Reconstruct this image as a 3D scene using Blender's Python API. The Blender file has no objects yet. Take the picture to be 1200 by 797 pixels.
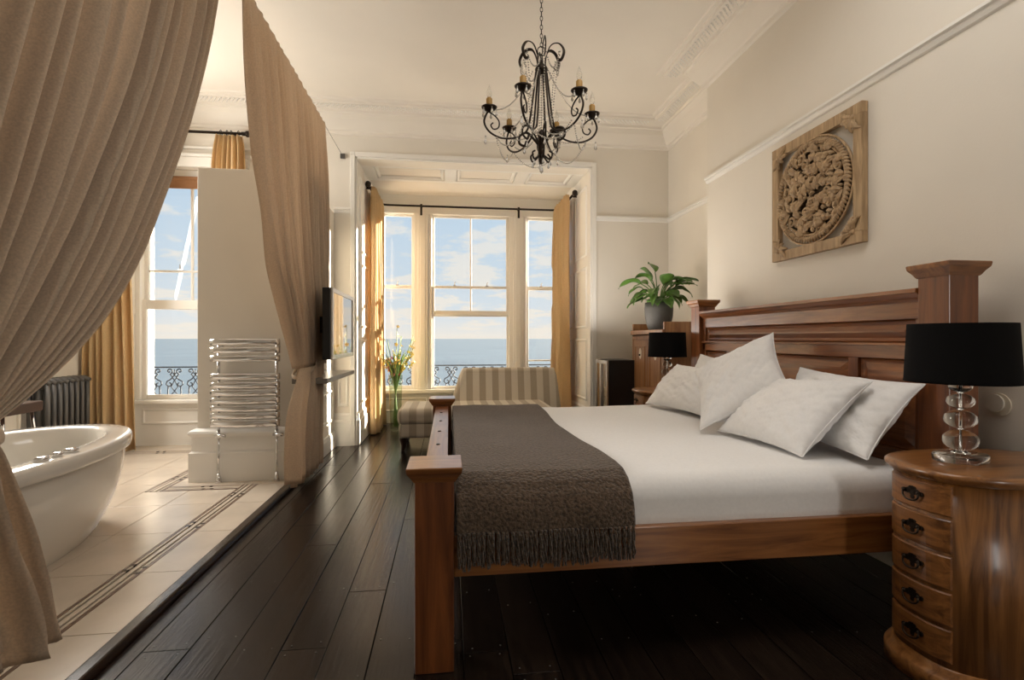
import bpy, math, random
from math import sin, cos, pi, sqrt, atan2, radians
from mathutils import Vector, Matrix, noise
R = random.Random(7)
C = bpy.context.scene.collection

# ------------------------------------------------------------------ camera, world, light, exposure
cam = bpy.data.objects.new('camera', bpy.data.cameras.new('camera')); C.objects.link(cam)
cam.location = (0, 0, 1.15)
YAW = math.atan(74/590)
cam.rotation_euler = (pi/2, 0, -YAW)
cam.data.sensor_width = 36; cam.data.lens = 590/1200*36
cam.data.shift_y = -1.5/1200
cam.data.clip_start = 0.05; cam.data.clip_end = 60000
bpy.context.scene.camera = cam
vs = bpy.context.scene.view_settings
vs.view_transform = 'Standard'; vs.look = 'None'; vs.gamma = 1; vs.exposure = 0.0

def node(nt, t, **kw):
    n = nt.nodes.new(t)
    for k, v in kw.items():
        if k.startswith('_'): setattr(n, k[1:], v)
        else: n.inputs[k.replace('__', ' ')].default_value = v
    return n

W = bpy.data.worlds.new('sky'); bpy.context.scene.world = W; W.use_nodes = True
nt = W.node_tree; nt.nodes.clear()
def build_world():
    tc = node(nt, 'ShaderNodeTexCoord'); sep = node(nt, 'ShaderNodeSeparateXYZ'); L = nt.links.new
    L(tc.outputs['Generated'], sep.inputs[0])
    ramp = node(nt, 'ShaderNodeValToRGB'); L(sep.outputs['Z'], ramp.inputs[0])
    e = ramp.color_ramp.elements
    e[0].position = 0.0; e[0].color = (.98, .90, .80, 1)
    e[1].position = .5; e[1].color = (.36, .53, .78, 1)
    for p, c in ((.04, (.80, .84, .87, 1)), (.12, (.68, .78, .87, 1)), (.26, (.56, .71, .86, 1))):
        x = e.new(p); x.color = c
    # clouds: noise on the direction divided by height, so they flatten towards the horizon
    mx = node(nt, 'ShaderNodeMath', _operation='ADD'); mx.inputs[1].default_value = .22
    L(sep.outputs['Z'], mx.inputs[0])
    div = node(nt, 'ShaderNodeVectorMath', _operation='DIVIDE'); L(tc.outputs['Generated'], div.inputs[0])
    cb = node(nt, 'ShaderNodeCombineXYZ'); L(mx.outputs[0], cb.inputs[0]); L(mx.outputs[0], cb.inputs[1]); cb.inputs[2].default_value = .22
    L(cb.outputs[0], div.inputs[1])
    n1 = node(nt, 'ShaderNodeTexNoise', Scale=3.4, Detail=9.0, Roughness=.58, Distortion=.1); L(div.outputs[0], n1.inputs['Vector'])
    cr = node(nt, 'ShaderNodeValToRGB'); L(n1.outputs['Fac'], cr.inputs[0])
    cr.color_ramp.elements[0].position = .48; cr.color_ramp.elements[1].position = .57
    lo = node(nt, 'ShaderNodeMapRange'); L(sep.outputs['Z'], lo.inputs['Value'])
    lo.inputs['From Min'].default_value = .0; lo.inputs['From Max'].default_value = .35
    lo.inputs['To Min'].default_value = .95; lo.inputs['To Max'].default_value = .35
    mm = node(nt, 'ShaderNodeMath', _operation='MULTIPLY'); L(cr.outputs[0], mm.inputs[0]); L(lo.outputs[0], mm.inputs[1])
    mix = node(nt, 'ShaderNodeMix', _data_type='RGBA'); L(mm.outputs[0], mix.inputs['Factor'])
    L(ramp.outputs[0], mix.inputs[6]); mix.inputs[7].default_value = (.98, .90, .80, 1)
    bg = node(nt, 'ShaderNodeBackground', Strength=1.0); L(mix.outputs[2], bg.inputs[0])
    out = node(nt, 'ShaderNodeOutputWorld'); L(bg.outputs[0], out.inputs[0])
build_world()

def light(name, kind, loc, direction, energy, color, size=None, size_y=None, angle=None):
    l = bpy.data.lights.new(name, kind); l.energy = energy; l.color = color
    if kind == 'AREA': l.shape = 'RECTANGLE'; l.size = size; l.size_y = size_y or size
    if angle: l.angle = angle
    o = bpy.data.objects.new(name, l); C.objects.link(o); o.location = loc
    o.rotation_euler = Vector(direction).to_track_quat('-Z', 'Y').to_euler()
    return o
light('sun', 'SUN', (6, 10, 5), (-2.2, -1.50, -.50), 34, (1, .88, .72), angle=radians(.6))
light('ceiling_fill', 'AREA', (.9, 1.4, 3.5), (.1, -.22, -1), 34, (1, .96, .91), 1.8, 1.6)  # unseen fill from above, added to brighten the bed
light('upward_fill', 'AREA', (1.3, 4.5, 1.25), (.1, 0, 1), 17, (1, .93, .85), 1.6, .9)  # added fill aimed at the ceiling; no fitting hangs there
lf = light('rear_fill', 'AREA', (2.12, -1.7, 1.3), (-.22, 1, -.08), 5.5, (1, .94, .88), .26, 1.4); lf.data.spread = radians(100)  # weak fill added behind the camera for the near bed side
light('bathroom_fill', 'AREA', (-3.4, 4.55, 2.3), (1, -.45, -.2), 96, (1, .96, .90), .9, 1.6)  # added fill from the left; the bathroom has no such lamp

# ------------------------------------------------------------------ materials
def mat(name, col, rough=.5, metal=0, spec=.5, bump=0, bscale=50, var=0, vscale=6, **kw):
    m = bpy.data.materials.new(name); m.use_nodes = True; t = m.node_tree; b = t.nodes['Principled BSDF']
    b.inputs['Base Color'].default_value = (*col, 1); b.inputs['Roughness'].default_value = rough
    b.inputs['Metallic'].default_value = metal; b.inputs['Specular IOR Level'].default_value = spec
    for k, v in kw.items(): b.inputs[k.replace('__', ' ')].default_value = v
    tc = node(t, 'ShaderNodeTexCoord')
    if var:
        n = node(t, 'ShaderNodeTexNoise', Scale=float(vscale), Detail=5.0); t.links.new(tc.outputs['Object'], n.inputs['Vector'])
        r = node(t, 'ShaderNodeValToRGB'); t.links.new(n.outputs['Fac'], r.inputs[0])
        r.color_ramp.elements[0].color = (*[c*(1-var) for c in col], 1); r.color_ramp.elements[0].position = .3
        r.color_ramp.elements[1].color = (*[min(1, c*(1+var)) for c in col], 1); r.color_ramp.elements[1].position = .7
        t.links.new(r.outputs[0], b.inputs['Base Color'])
    if bump:
        n = node(t, 'ShaderNodeTexNoise', Scale=float(bscale), Detail=4.0); t.links.new(tc.outputs['Object'], n.inputs['Vector'])
        bp = node(t, 'ShaderNodeBump', Strength=bump, Distance=.01); t.links.new(n.outputs['Fac'], bp.inputs['Height'])
        t.links.new(bp.outputs[0], b.inputs['Normal'])
    return m

def wood(name, dark, light_, axis=0, scale=3.0, rough=.38, knots=.5, coat=.0, rnd=0.0, bump=.15, stretch=12):
    m = bpy.data.materials.new(name); m.use_nodes = True; t = m.node_tree; b = t.nodes['Principled BSDF']; L = t.links.new
    tc = node(t, 'ShaderNodeTexCoord'); mp = node(t, 'ShaderNodeMapping')
    s = [stretch, stretch, stretch]; s[axis] = 1.0
    mp.inputs['Scale'].default_value = s; L(tc.outputs['Object'], mp.inputs[0])
    oi = node(t, 'ShaderNodeObjectInfo')
    add = node(t, 'ShaderNodeVectorMath', _operation='ADD')
    mu = node(t, 'ShaderNodeMath', _operation='MULTIPLY'); mu.inputs[1].default_value = 37.0; L(oi.outputs['Random'], mu.inputs[0])
    L(mp.outputs[0], add.inputs[0]); L(mu.outputs[0], add.inputs[1])
    n = node(t, 'ShaderNodeTexNoise', Scale=scale, Detail=6.0, Roughness=.6, Distortion=1.2); L(add.outputs[0], n.inputs['Vector'])
    r = node(t, 'ShaderNodeValToRGB'); L(n.outputs['Fac'], r.inputs[0])
    r.color_ramp.elements[0].color = (*dark, 1); r.color_ramp.elements[0].position = .32
    r.color_ramp.elements[1].color = (*light_, 1); r.color_ramp.elements[1].position = .66
    col = r.outputs[0]
    if knots:
        m2 = node(t, 'ShaderNodeMapping'); s2 = [3.5, 3.5, 3.5]; s2[axis] = 1.6; m2.inputs['Scale'].default_value = s2
        L(tc.outputs['Object'], m2.inputs[0]); a2 = node(t, 'ShaderNodeVectorMath', _operation='ADD'); L(m2.outputs[0], a2.inputs[0]); L(mu.outputs[0], a2.inputs[1])
        v = node(t, 'ShaderNodeTexVoronoi', Scale=1.3); L(a2.outputs[0], v.inputs['Vector'])
        k = node(t, 'ShaderNodeMapRange'); L(v.outputs['Distance'], k.inputs['Value'])
        k.inputs['From Min'].default_value = .03; k.inputs['From Max'].default_value = .13; k.inputs['To Min'].default_value = knots; k.inputs['To Max'].default_value = 0
        mx = node(t, 'ShaderNodeMix', _data_type='RGBA'); L(k.outputs[0], mx.inputs['Factor']); L(col, mx.inputs[6]); mx.inputs[7].default_value = (*[c*.35 for c in dark], 1)
        col = mx.outputs[2]
    if rnd:
        hs = node(t, 'ShaderNodeHueSaturation'); L(col, hs.inputs['Color'])
        mr = node(t, 'ShaderNodeMapRange'); L(oi.outputs['Random'], mr.inputs['Value']); mr.inputs['To Min'].default_value = 1-rnd; mr.inputs['To Max'].default_value = 1+rnd
        L(mr.outputs[0], hs.inputs['Value']); col = hs.outputs[0]
    L(col, b.inputs['Base Color']); b.inputs['Roughness'].default_value = rough
    b.inputs['Coat Weight'].default_value = coat; b.inputs['Coat Roughness'].default_value = .17
    bp = node(t, 'ShaderNodeBump', Strength=bump, Distance=.004); L(n.outputs['Fac'], bp.inputs['Height']); L(bp.outputs[0], b.inputs['Normal'])
    return m

def fabric(name, col, trans=.3, weave=900, bump=.25, var=.08, stripes=None):
    m = bpy.data.materials.new(name); m.use_nodes = True; t = m.node_tree; b = t.nodes['Principled BSDF']; L = t.links.new
    out = t.nodes['Material Output']; tc = node(t, 'ShaderNodeTexCoord')
    n = node(t, 'ShaderNodeTexNoise', Scale=float(weave)/6, Detail=3.0); L(tc.outputs['Object'], n.inputs['Vector'])
    r = node(t, 'ShaderNodeValToRGB'); L(n.outputs['Fac'], r.inputs[0])
    r.color_ramp.elements[0].color = (*[c*(1-var) for c in col], 1); r.color_ramp.elements[0].position = .35
    r.color_ramp.elements[1].color = (*[min(1, c*(1+var)) for c in col], 1); r.color_ramp.elements[1].position = .65
    c = r.outputs[0]
    if stripes:
        ax, per, c2 = stripes
        sp = node(t, 'ShaderNodeSeparateXYZ'); L(tc.outputs['Object'], sp.inputs[0])
        d = node(t, 'ShaderNodeMath', _operation='DIVIDE'); L(sp.outputs[ax], d.inputs[0]); d.inputs[1].default_value = per
        fr = node(t, 'ShaderNodeMath', _operation='FRACT'); L(d.outputs[0], fr.inputs[0])
        gt = node(t, 'ShaderNodeMath', _operation='GREATER_THAN'); L(fr.outputs[0], gt.inputs[0]); gt.inputs[1].default_value = .5
        mx = node(t, 'ShaderNodeMix', _data_type='RGBA'); L(gt.outputs[0], mx.inputs['Factor']); L(c, mx.inputs[6]); mx.inputs[7].default_value = (*c2, 1); c = mx.outputs[2]
    L(c, b.inputs['Base Color']); b.inputs['Roughness'].default_value = .85; b.inputs['Specular IOR Level'].default_value = .2
    b.inputs['Sheen Weight'].default_value = .15
    bp = node(t, 'ShaderNodeBump', Strength=bump, Distance=.003); L(n.outputs['Fac'], bp.inputs['Height']); L(bp.outputs[0], b.inputs['Normal'])
    if trans:
        tr = node(t, 'ShaderNodeBsdfTranslucent'); L(c, tr.inputs['Color'])
        ms = node(t, 'ShaderNodeMixShader'); ms.inputs[0].default_value = trans; L(b.outputs[0], ms.inputs[1]); L(tr.outputs[0], ms.inputs[2]); L(ms.outputs[0], out.inputs[0])
    return m

def pane_mat():
    m = bpy.data.materials.new('window_glass'); m.use_nodes = True; t = m.node_tree; t.nodes.clear(); L = t.links.new
    out = node(t, 'ShaderNodeOutputMaterial'); tr = node(t, 'ShaderNodeBsdfTransparent'); gl = node(t, 'ShaderNodeBsdfGlossy', Roughness=.0)
    tr.inputs[0].default_value = (.97, .98, .98, 1)
    lw = node(t, 'ShaderNodeLayerWeight', Blend=.5); ms = node(t, 'ShaderNodeMixShader')
    p5 = node(t, 'ShaderNodeMath', _operation='POWER'); L(lw.outputs['Facing'], p5.inputs[0]); p5.inputs[1].default_value = 5.0
    fr = node(t, 'ShaderNodeMath', _operation='MULTIPLY_ADD'); L(p5.outputs[0], fr.inputs[0]); fr.inputs[1].default_value = .9; fr.inputs[2].default_value = .025
    L(fr.outputs[0], ms.inputs[0]); L(tr.outputs[0], ms.inputs[1]); L(gl.outputs[0], ms.inputs[2]); L(ms.outputs[0], out.inputs[0])
    return m

WALL = mat('cream_wall_paint', (.80, .745, .655), .6, bump=.06, bscale=90, var=.02, vscale=2)
CEIL = mat('ceiling_paint', (.82, .76, .67), .7, bump=.04, bscale=60, var=.02, vscale=2)
WHITE = mat('white_gloss_paint', (.86, .83, .77), .28, bump=.03, bscale=30)
SASH = mat('white_sash_paint', (.84, .80, .73), .35)
GLASS = pane_mat()
VASEG = pane_mat(); VASEG.name = 'vase_glass'
for n_ in VASEG.node_tree.nodes:
    if n_.type == 'BSDF_TRANSPARENT': n_.inputs[0].default_value = (.86, .90, .84, 1)
    if n_.type == 'BSDF_GLOSSY': n_.inputs['Roughness'].default_value = .05
FLOORW = wood('dark_stained_boards', (.007, .0045, .0035), (.024, .015, .010), 1, 3.0, .24, .3, .12, .35, .35)
FLOORW.node_tree.nodes['Principled BSDF'].inputs['Specular IOR Level'].default_value = .33
NOSEW = wood('dark_stained_nosing', (.012, .007, .005), (.035, .020, .013), 1, 3.0, .22, 0, .3, .1, .2)
TILE = mat('beige_stone_tile', (.62, .53, .43), .25, bump=.05, bscale=25, var=.10, vscale=3)
GROUT = mat('grey_grout', (.22, .18, .14), .8)
BROWNT = mat('brown_mosaic_strip', (.17, .11, .075), .3, var=.2, vscale=30)
DARKT = mat('dark_mosaic_square', (.05, .035, .03), .2)
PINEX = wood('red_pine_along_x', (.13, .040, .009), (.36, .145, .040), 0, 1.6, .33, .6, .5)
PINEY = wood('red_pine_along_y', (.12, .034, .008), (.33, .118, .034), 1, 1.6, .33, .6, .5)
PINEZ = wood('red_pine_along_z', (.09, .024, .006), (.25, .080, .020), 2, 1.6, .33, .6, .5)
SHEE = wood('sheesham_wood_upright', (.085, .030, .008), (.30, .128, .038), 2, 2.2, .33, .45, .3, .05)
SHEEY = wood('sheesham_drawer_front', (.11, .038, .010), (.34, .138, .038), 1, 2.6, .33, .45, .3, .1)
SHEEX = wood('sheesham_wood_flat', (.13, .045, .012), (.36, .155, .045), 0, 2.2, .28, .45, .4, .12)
CABW = wood('carved_cabinet_wood', (.20, .085, .032), (.40, .20, .085), 2, 1.8, .35, .3, .2)
CARVE = wood('pale_carved_teak', (.28, .175, .085), (.52, .36, .20), 2, 3.0, .55, 0, 0, 0, .3)
DARKW = mat('dark_back_wood', (.045, .02, .01), .5)
LINEN = fabric('taupe_linen', (.66, .53, .395), .40)
GOLD = fabric('golden_silk_curtain', (.78, .57, .31), .36, bump=.1)
SHEET = fabric('white_cotton', (.89, .88, .87), 0, 500, .08, .02)
THROW = fabric('brown_wool_throw', (.092, .062, .040), 0, 560, 1.0, .45)
for n_ in THROW.node_tree.nodes:
    if n_.type == 'BUMP': n_.inputs['Distance'].default_value = .012
THROW.node_tree.nodes['Principled BSDF'].inputs['Sheen Weight'].default_value = .3
CHAISEF = fabric('striped_upholstery', (.46, .385, .29), 0, 900, .1, .04, ('X', .15, (.68, .61, .50)))
METAL = mat('bronze_black_metal', (.035, .025, .018), .38, .8)
IRON = mat('black_wrought_iron', (.035, .04, .05), .5, .2)
RADI = mat('dark_grey_cast_iron', (.085, .08, .075), .42, .3)
CHROME = mat('polished_chrome', (.72, .72, .73), .08, 1)
SILVER = mat('brushed_silver', (.62, .60, .57), .25, .9)
BLACKP = mat('black_plastic', (.012, .011, .010), .35)
BLACKSH = mat('black_shade_fabric', (.005, .0045, .0045), .9, 0, .12, bump=.1, bscale=400)
SHADEIN = mat('lamp_shade_lining', (.25, .20, .13), .6)
CRYSTAL = mat('clear_crystal', (.96, .95, .92), .02, 0, .5, **{'Transmission__Weight': 1.0, 'IOR': 1.48})
BEAD = mat('crystal_bead', (.90, .86, .78), .05, 0, .9, **{'Transmission__Weight': .65, 'IOR': 1.55})
BULB = mat('clear_bulb_glass', (.95, .93, .88), .03, 0, .8, **{'Transmission__Weight': .9, 'IOR': 1.2})
CANDLE = mat('amber_candle_sleeve', (.40, .22, .04), .5)
TUBM = mat('white_acrylic', (.80, .765, .70), .10, **{'Coat__Weight': .5})
MIRROR = mat('mirror_screen_glass', (.48, .42, .35), .04, 1)
GREYP = mat('grey_stone_pot', (.085, .078, .07), .5, bump=.15, bscale=30, var=.15, vscale=8)
SOIL = mat('dark_soil', (.02, .014, .01), .9, bump=.5, bscale=60)
LEAF = mat('peace_lily_leaf', (.085, .175, .030), .34, var=.35, vscale=9)
STEMG = mat('green_stem', (.14, .22, .05), .5)
YEL = mat('yellow_petal', (.75, .55, .08), .5)
PINK = mat('pink_petal', (.55, .12, .12), .5)
IVORY = mat('ivory_inlay', (.75, .68, .55), .4)
BLIND = fabric('brown_roller_blind', (.42, .22, .11), .35)
STONE = mat('white_stucco', (.85, .80, .72), .8)
WATER = mat('sea_water', (.155, .20, .235), .5, bump=.6, bscale=.25, var=.10, vscale=.02)
GREYS = mat('grey_top_stone', (.20, .18, .155), .3)
PLASTIC = mat('white_plastic', (.75, .71, .62), .4)

# ------------------------------------------------------------------ mesh builder
class MB:
    def __init__(s): s.v = []; s.f = []; s.sm = []
    def add(s, v, f, sm=False):
        n = len(s.v); s.v += [tuple(p) for p in v]; s.f += [tuple(i+n for i in q) for q in f]; s.sm += [sm]*len(f); return s
    def box(s, x0, x1, y0, y1, z0, z1):
        v = [(x, y, z) for z in (z0, z1) for y in (y0, y1) for x in (x0, x1)]
        return s.add(v, [(0, 2, 3, 1), (4, 5, 7, 6), (0, 1, 5, 4), (2, 6, 7, 3), (0, 4, 6, 2), (1, 3, 7, 5)])
    def rbox(s, x0, x1, y0, y1, z0, z1, r, n=6, disp=None):
        lo = Vector((x0, y0, z0)); hi = Vector((x1, y1, z1)); idx = {}; V = []; F = []
        def ticks(a, b, i):
            m = n if not isinstance(n, (tuple, list)) else n[i]
            t = [a+r*(1-cos(pi/2*k/4))*1.0 for k in range(4)]
            t += [a+r+(b-a-2*r)*k/m for k in range(m+1)]
            t += [b-r*(1-cos(pi/2*k/4)) for k in range(3, -1, -1)]
            return t
        T = [ticks(lo[i], hi[i], i) for i in range(3)]
        def vid(p):
            k = (round(p[0], 5), round(p[1], 5), round(p[2], 5))
            if k in idx: return idx[k]
            p = Vector(p); q = Vector([min(max(p[i], lo[i]+r), hi[i]-r) for i in range(3)]); d = p-q
            w = q+d.normalized()*r if d.length > 1e-9 else p
            if disp: w = disp(w)
            idx[k] = len(V); V.append(w); return idx[k]
        for ax in range(3):
            b, c = (ax+1) % 3, (ax+2) % 3
            for side, val in ((0, lo[ax]), (1, hi[ax])):
                for i in range(len(T[b])-1):
                    for j in range(len(T[c])-1):
                        q = []
                        for (ii, jj) in ((i, j), (i+1, j), (i+1, j+1), (i, j+1)):
                            p = [0, 0, 0]; p[ax] = val; p[b] = T[b][ii]; p[c] = T[c][jj]; q.append(vid(p))
                        if not side: q.reverse()
                        F.append(q)
        return s.add(V, F, True)
    def grid(s, fn, nu, nv, sm=True, closed_u=False, flip=False):
        V = [fn(i/nu, j/nv) for j in range(nv+1) for i in range(nu+(0 if closed_u else 1))]
        w = nu if closed_u else nu+1; F = []
        for j in range(nv):
            for i in range(nu):
                a = j*w+i; b = j*w+(i+1) % w; q = (a, b, b+w, a+w)
                F.append(q[::-1] if flip else q)
        return s.add(V, F, sm)
    def tube(s, pts, r, n=8, caps=True, sm=True, flat=None):
        pts = [Vector(p) for p in pts]; V = []; F = []; m = len(pts)
        up = None
        for i, p in enumerate(pts):
            t = (pts[min(i+1, m-1)]-pts[max(i-1, 0)])
            t = t.normalized() if t.length > 1e-9 else Vector((0, 0, 1))
            if up is None:
                up = Vector((0, 0, 1)) if abs(t.z) < .9 else Vector((1, 0, 0))
            a = up-t*up.dot(t)
            if a.length < 1e-6: a = t.orthogonal()
            a.normalize(); up = a; b = t.cross(a)
            rr = r[i] if isinstance(r, (list, tuple)) else r
            fx = flat or (1, 1)
            for k in range(n):
                th = 2*pi*k/n; V.append(p+a*cos(th)*rr*fx[0]+b*sin(th)*rr*fx[1])
        for i in range(m-1):
            for k in range(n):
                F.append((i*n+k, i*n+(k+1) % n, (i+1)*n+(k+1) % n, (i+1)*n+k))
        if caps: F.append(tuple(range(n))[::-1]); F.append(tuple((m-1)*n+k for k in range(n)))
        return s.add(V, F, sm)
    def lathe(s, cx, cy, prof, n=24, sx=1, sy=1, sm=True, caps=True, ring=None):
        V = []; F = []; m = len(prof)
        for (r, z) in prof:
            for k in range(n):
                if ring: x, y = ring(k/n, r)
                else: th = 2*pi*k/n; x, y = r*cos(th)*sx, r*sin(th)*sy
                V.append((cx+x, cy+y, z))
        for i in range(m-1):
            for k in range(n): F.append((i*n+k, i*n+(k+1) % n, (i+1)*n+(k+1) % n, (i+1)*n+k))
        if caps: F.append(tuple(range(n))[::-1]); F.append(tuple((m-1)*n+k for k in range(n)))
        return s.add(V, F, sm)
    def ball(s, c, r, n=8, m=5, sz=1):
        pr = [(max(r*sin(pi*i/m), r*.02), c[2]-r*sz*cos(pi*i/m)) for i in range(m+1)]
        return s.lathe(c[0], c[1], pr, n)
    def sweep(s, prof, path, closed=False, sm=False):
        """prof: (offset to the left of the path, z); path: xy points; mitred"""
        V = []; F = []; m = len(path); k = len(prof)
        for i, p in enumerate(path):
            p = Vector(p)
            a = (Vector(path[i])-Vector(path[i-1])).normalized() if (i > 0 or closed) else None
            b = (Vector(path[(i+1) % m])-Vector(path[i])).normalized() if (i < m-1 or closed) else None
            if a is None: a = b
            if b is None: b = a
            na = Vector((-a.y, a.x)); nb = Vector((-b.y, b.x)); nn = (na+nb)/(1+na.dot(nb))
            for (o, z) in prof: V.append((p.x+nn.x*o, p.y+nn.y*o, z))
        for i in range(m if closed else m-1):
            j = (i+1) % m
            for q in range(k-1): F.append((i*k+q, j*k+q, j*k+q+1, i*k+q+1))
        if not closed: F.append(tuple(range(k))); F.append(tuple((m-1)*k+q for q in range(k))[::-1])
        return s.add(V, F, sm)
    def mesh(s, name, m, org=(0, 0, 0)):
        me = bpy.data.meshes.new(name); o = Vector(org)
        me.from_pydata([(v[0]-o[0], v[1]-o[1], v[2]-o[2]) for v in s.v], [], s.f)
        me.polygons.foreach_set('use_smooth', s.sm); me.materials.append(m); me.update(); return me

def world_loc(o):
    l = Vector((0, 0, 0))
    while o: l = l+o.location; o = o.parent
    return l
def obj(name, mb, m, parent=None, bevel=0, solid=0, sub=0, org=None):
    """coordinates in mb are world ones; the mesh is stored relative to org (or the parent)"""
    base = world_loc(parent) if parent else Vector((0, 0, 0))
    o = Vector(org) if org is not None else base
    ob = bpy.data.objects.new(name, mb.mesh(name, m, o)); C.objects.link(ob)
    if parent: ob.parent = parent
    ob.location = o-base
    if bevel:
        b = ob.modifiers.new('b', 'BEVEL'); b.width = bevel; b.segments = 2; b.limit_method = 'ANGLE'; b.angle_limit = radians(40)
    if solid:
        b = ob.modifiers.new('s', 'SOLIDIFY'); b.thickness = solid; b.offset = 0
    if sub:
        b = ob.modifiers.new('u', 'SUBSURF'); b.levels = sub; b.render_levels = sub
    return ob
def tag(o, label, cat, group=None):
    o['label'] = label; o['category'] = cat
    if group: o['group'] = group
    return o
def thing(name, label, cat, loc=(0, 0, 0), group=None):
    o = bpy.data.objects.new(name, None); C.objects.link(o); o.location = loc; o.empty_display_size = .1
    return tag(o, label, cat, group)
def struct(name, mb=None, m=None, loc=(0, 0, 0), **kw):
    if mb is None: o = bpy.data.objects.new(name, None); C.objects.link(o); o.location = loc; o.empty_display_size = .1
    else: o = obj(name, mb, m, **kw)
    o['kind'] = 'structure'; return o
def copy_tree(o, parent=None):
    c = o.copy(); C.objects.link(c); c.parent = parent
    for ch in list(o.children): copy_tree(ch, c)
    return c
def B(*a): return MB().box(*a)
def smoothstep(a, b, x): x = min(max((x-a)/(b-a), 0), 1); return x*x*(3-2*x)
def interp(pts, x):
    """piecewise smooth value: pts sorted [(x,y)]"""
    if x <= pts[0][0]: return pts[0][1]
    if x >= pts[-1][0]: return pts[-1][1]
    for i in range(len(pts)-1):
        if x <= pts[i+1][0]:
            x0, y0 = pts[i]; x1, y1 = pts[i+1]; t = (x-x0)/(x1-x0)
            m0 = (y1-(pts[i-1][1] if i else y0))/((x1-(pts[i-1][0] if i else x0))); m1 = ((pts[i+2][1] if i+2 < len(pts) else y1)-y0)/((pts[i+2][0] if i+2 < len(pts) else x1)-x0)
            h = x1-x0
            return (2*t**3-3*t**2+1)*y0+(t**3-2*t**2+t)*h*m0+(-2*t**3+3*t**2)*y1+(t**3-t**2)*h*m1

# ------------------------------------------------------------------ setting: shell
ZC = 3.6
XL, XR, XA = -3.6, 2.24, 2.54      # bathroom left wall, chimney breast face, alcove wall
YB, YR = 5.6, -2.5
BX0, BX1, BY = -.98, 1.60, 7.05    # bay
struct('ceiling', B(XL-.2, XA+.2, YR, YB+.2, ZC, ZC+.1), CEIL)
struct('wall_left', B(XL-.2, XL, YR, YB, -.3, ZC), WALL)
struct('wall_rear', B(XL-.2, XA+.2, YR-.2, YR, -.3, ZC), WALL)
struct('wall_right', B(XR, XA+.2, YR, 4.15, -.3, ZC), WALL)
struct('wall_alcove', B(XA, XA+.2, 4.15, YB+.45, -.3, ZC), WALL)
w = MB()
w.box(XL-.2, -3.25, YB, YB+.45, -.3, ZC); w.box(-3.25, -2.2, YB, YB+.45, 2.93, ZC)
w.box(-2.2, BX0, YB, YB+.45, -.3, ZC); w.box(BX0, BX1, YB, YB+.2, 3.09, ZC); w.box(BX1, XA, YB, YB+.45, -.3, ZC)
struct('wall_back', w, WALL)
w = MB(); w.box(BX0-.18, BX0, YB+.45, BY, -.3, 3.3); struct('wall_bay_left', w, WHITE)
w = MB(); w.box(BX1, BX1+.18, YB+.45, BY, -.3, 3.3); struct('wall_bay_right', w, WHITE)
w = MB(); w.box(BX0-.18, BX1+.18, BY, BY+.15, 2.93, 3.3); w.box(BX0-.18, BX0, BY, BY+.15, -.3, 2.93); w.box(BX1, BX1+.18, BY, BY+.15, -.3, 2.93)
struct('wall_bay_front', w, WHITE)
# bay ceiling with recessed panels
bc = struct('ceiling', B(BX0, BX1, YB+.2, BY, 3.13, 3.3), CEIL)
def ring_frame(mb, a0, a1, b0, b1, wd, ht, place):
    """rectangular moulding ring in a plane; place(a,b,h)->xyz"""
    prof = [(0, 0), (.15, .5), (.35, 1), (.65, 1), (.85, .45), (1, 0)]
    V = []; F = []
    cs = [(a0, b0, 1, 1), (a1, b0, -1, 1), (a1, b1, -1, -1), (a0, b1, 1, -1)]
    for (a, b, sa, sb) in cs:
        for (o, h) in prof: V.append(place(a+sa*o*wd, b+sb*o*wd, h*ht))
    k = len(prof)
    for i in range(4):
        j = (i+1) % 4
        for q in range(k-1): F.append((i*k+q, j*k+q, j*k+q+1, i*k+q+1))
    return mb.add(V, F)
fr = MB(); ps = [(-.86, -.05), (.09, .80), (.94, 1.48)]
fr.box(BX0, BX1, 5.8, 5.86, 3.10, 3.13); fr.box(BX0, BX1, 6.28, 6.36, 3.10, 3.13)
for a, b in ((BX0, -.86), (-.05, .09), (.80, .94), (1.48, BX1)): fr.box(a, b, 5.86, 6.28, 3.10, 3.13)
obj('panel_frame', fr, WHITE, bc, bevel=.004)
for a, b in ps:
    obj('panel_moulding', ring_frame(MB(), a, b, 5.86, 6.28, .05, .02, lambda x, y, h: (x, y, 3.125-h)), WHITE, bc)
# partition closet with the towel radiator
PX0, PX1, PY = -1.965, -1.22, 4.24
struct('wall_partition', B(PX0, PX1, PY, YB, 0.0, 2.5), WALL, bevel=.006)
bb = [(0, .0), (.045, .0), (.045, .235), (.03, .25), (.03, .36), (.045, .375), (.052, .39), (.045, .405), (.02, .42), (0, .425)]
struct('baseboard_partition', MB().sweep([(-o, z+.02) for o, z in bb], [(PX0, YB), (PX0, PY), (PX1, PY), (PX1, 4.32)]), WHITE)
bs = [(0, 0), (.02, 0), (.02, .13), (.012, .15), (.012, .16), (0, .17)]
bt = [(0, 0), (.025, 0), (.025, .26), (.015, .28), (.015, .33), (0, .35)]
neg = lambda p: [(-o, z) for o, z in p]
struct('baseboard_side', MB().sweep(neg(bs), [(PX1, 4.32), (PX1, YB)]), WHITE)
struct('baseboard_pier', MB().sweep(neg(bt), [(PX1, YB), (-1.05, YB)]), WHITE)
struct('baseboard_back', MB().sweep(neg(bt), [(1.67, YB), (XA, YB), (XA, 4.15), (XR, 4.15), (XR, YR)]), WHITE)
struct('baseboard_left', MB().sweep(neg(bt), [(XL, YR), (XL, YB), (-3.27, YB)]), WHITE)
struct('baseboard_bay_left', MB().sweep(neg(bt), [(BX0, YB), (BX0, BY)]), WHITE)
struct('baseboard_bay_right', MB().sweep(neg(bt), [(BX1, BY), (BX1, YB)]), WHITE)
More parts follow.
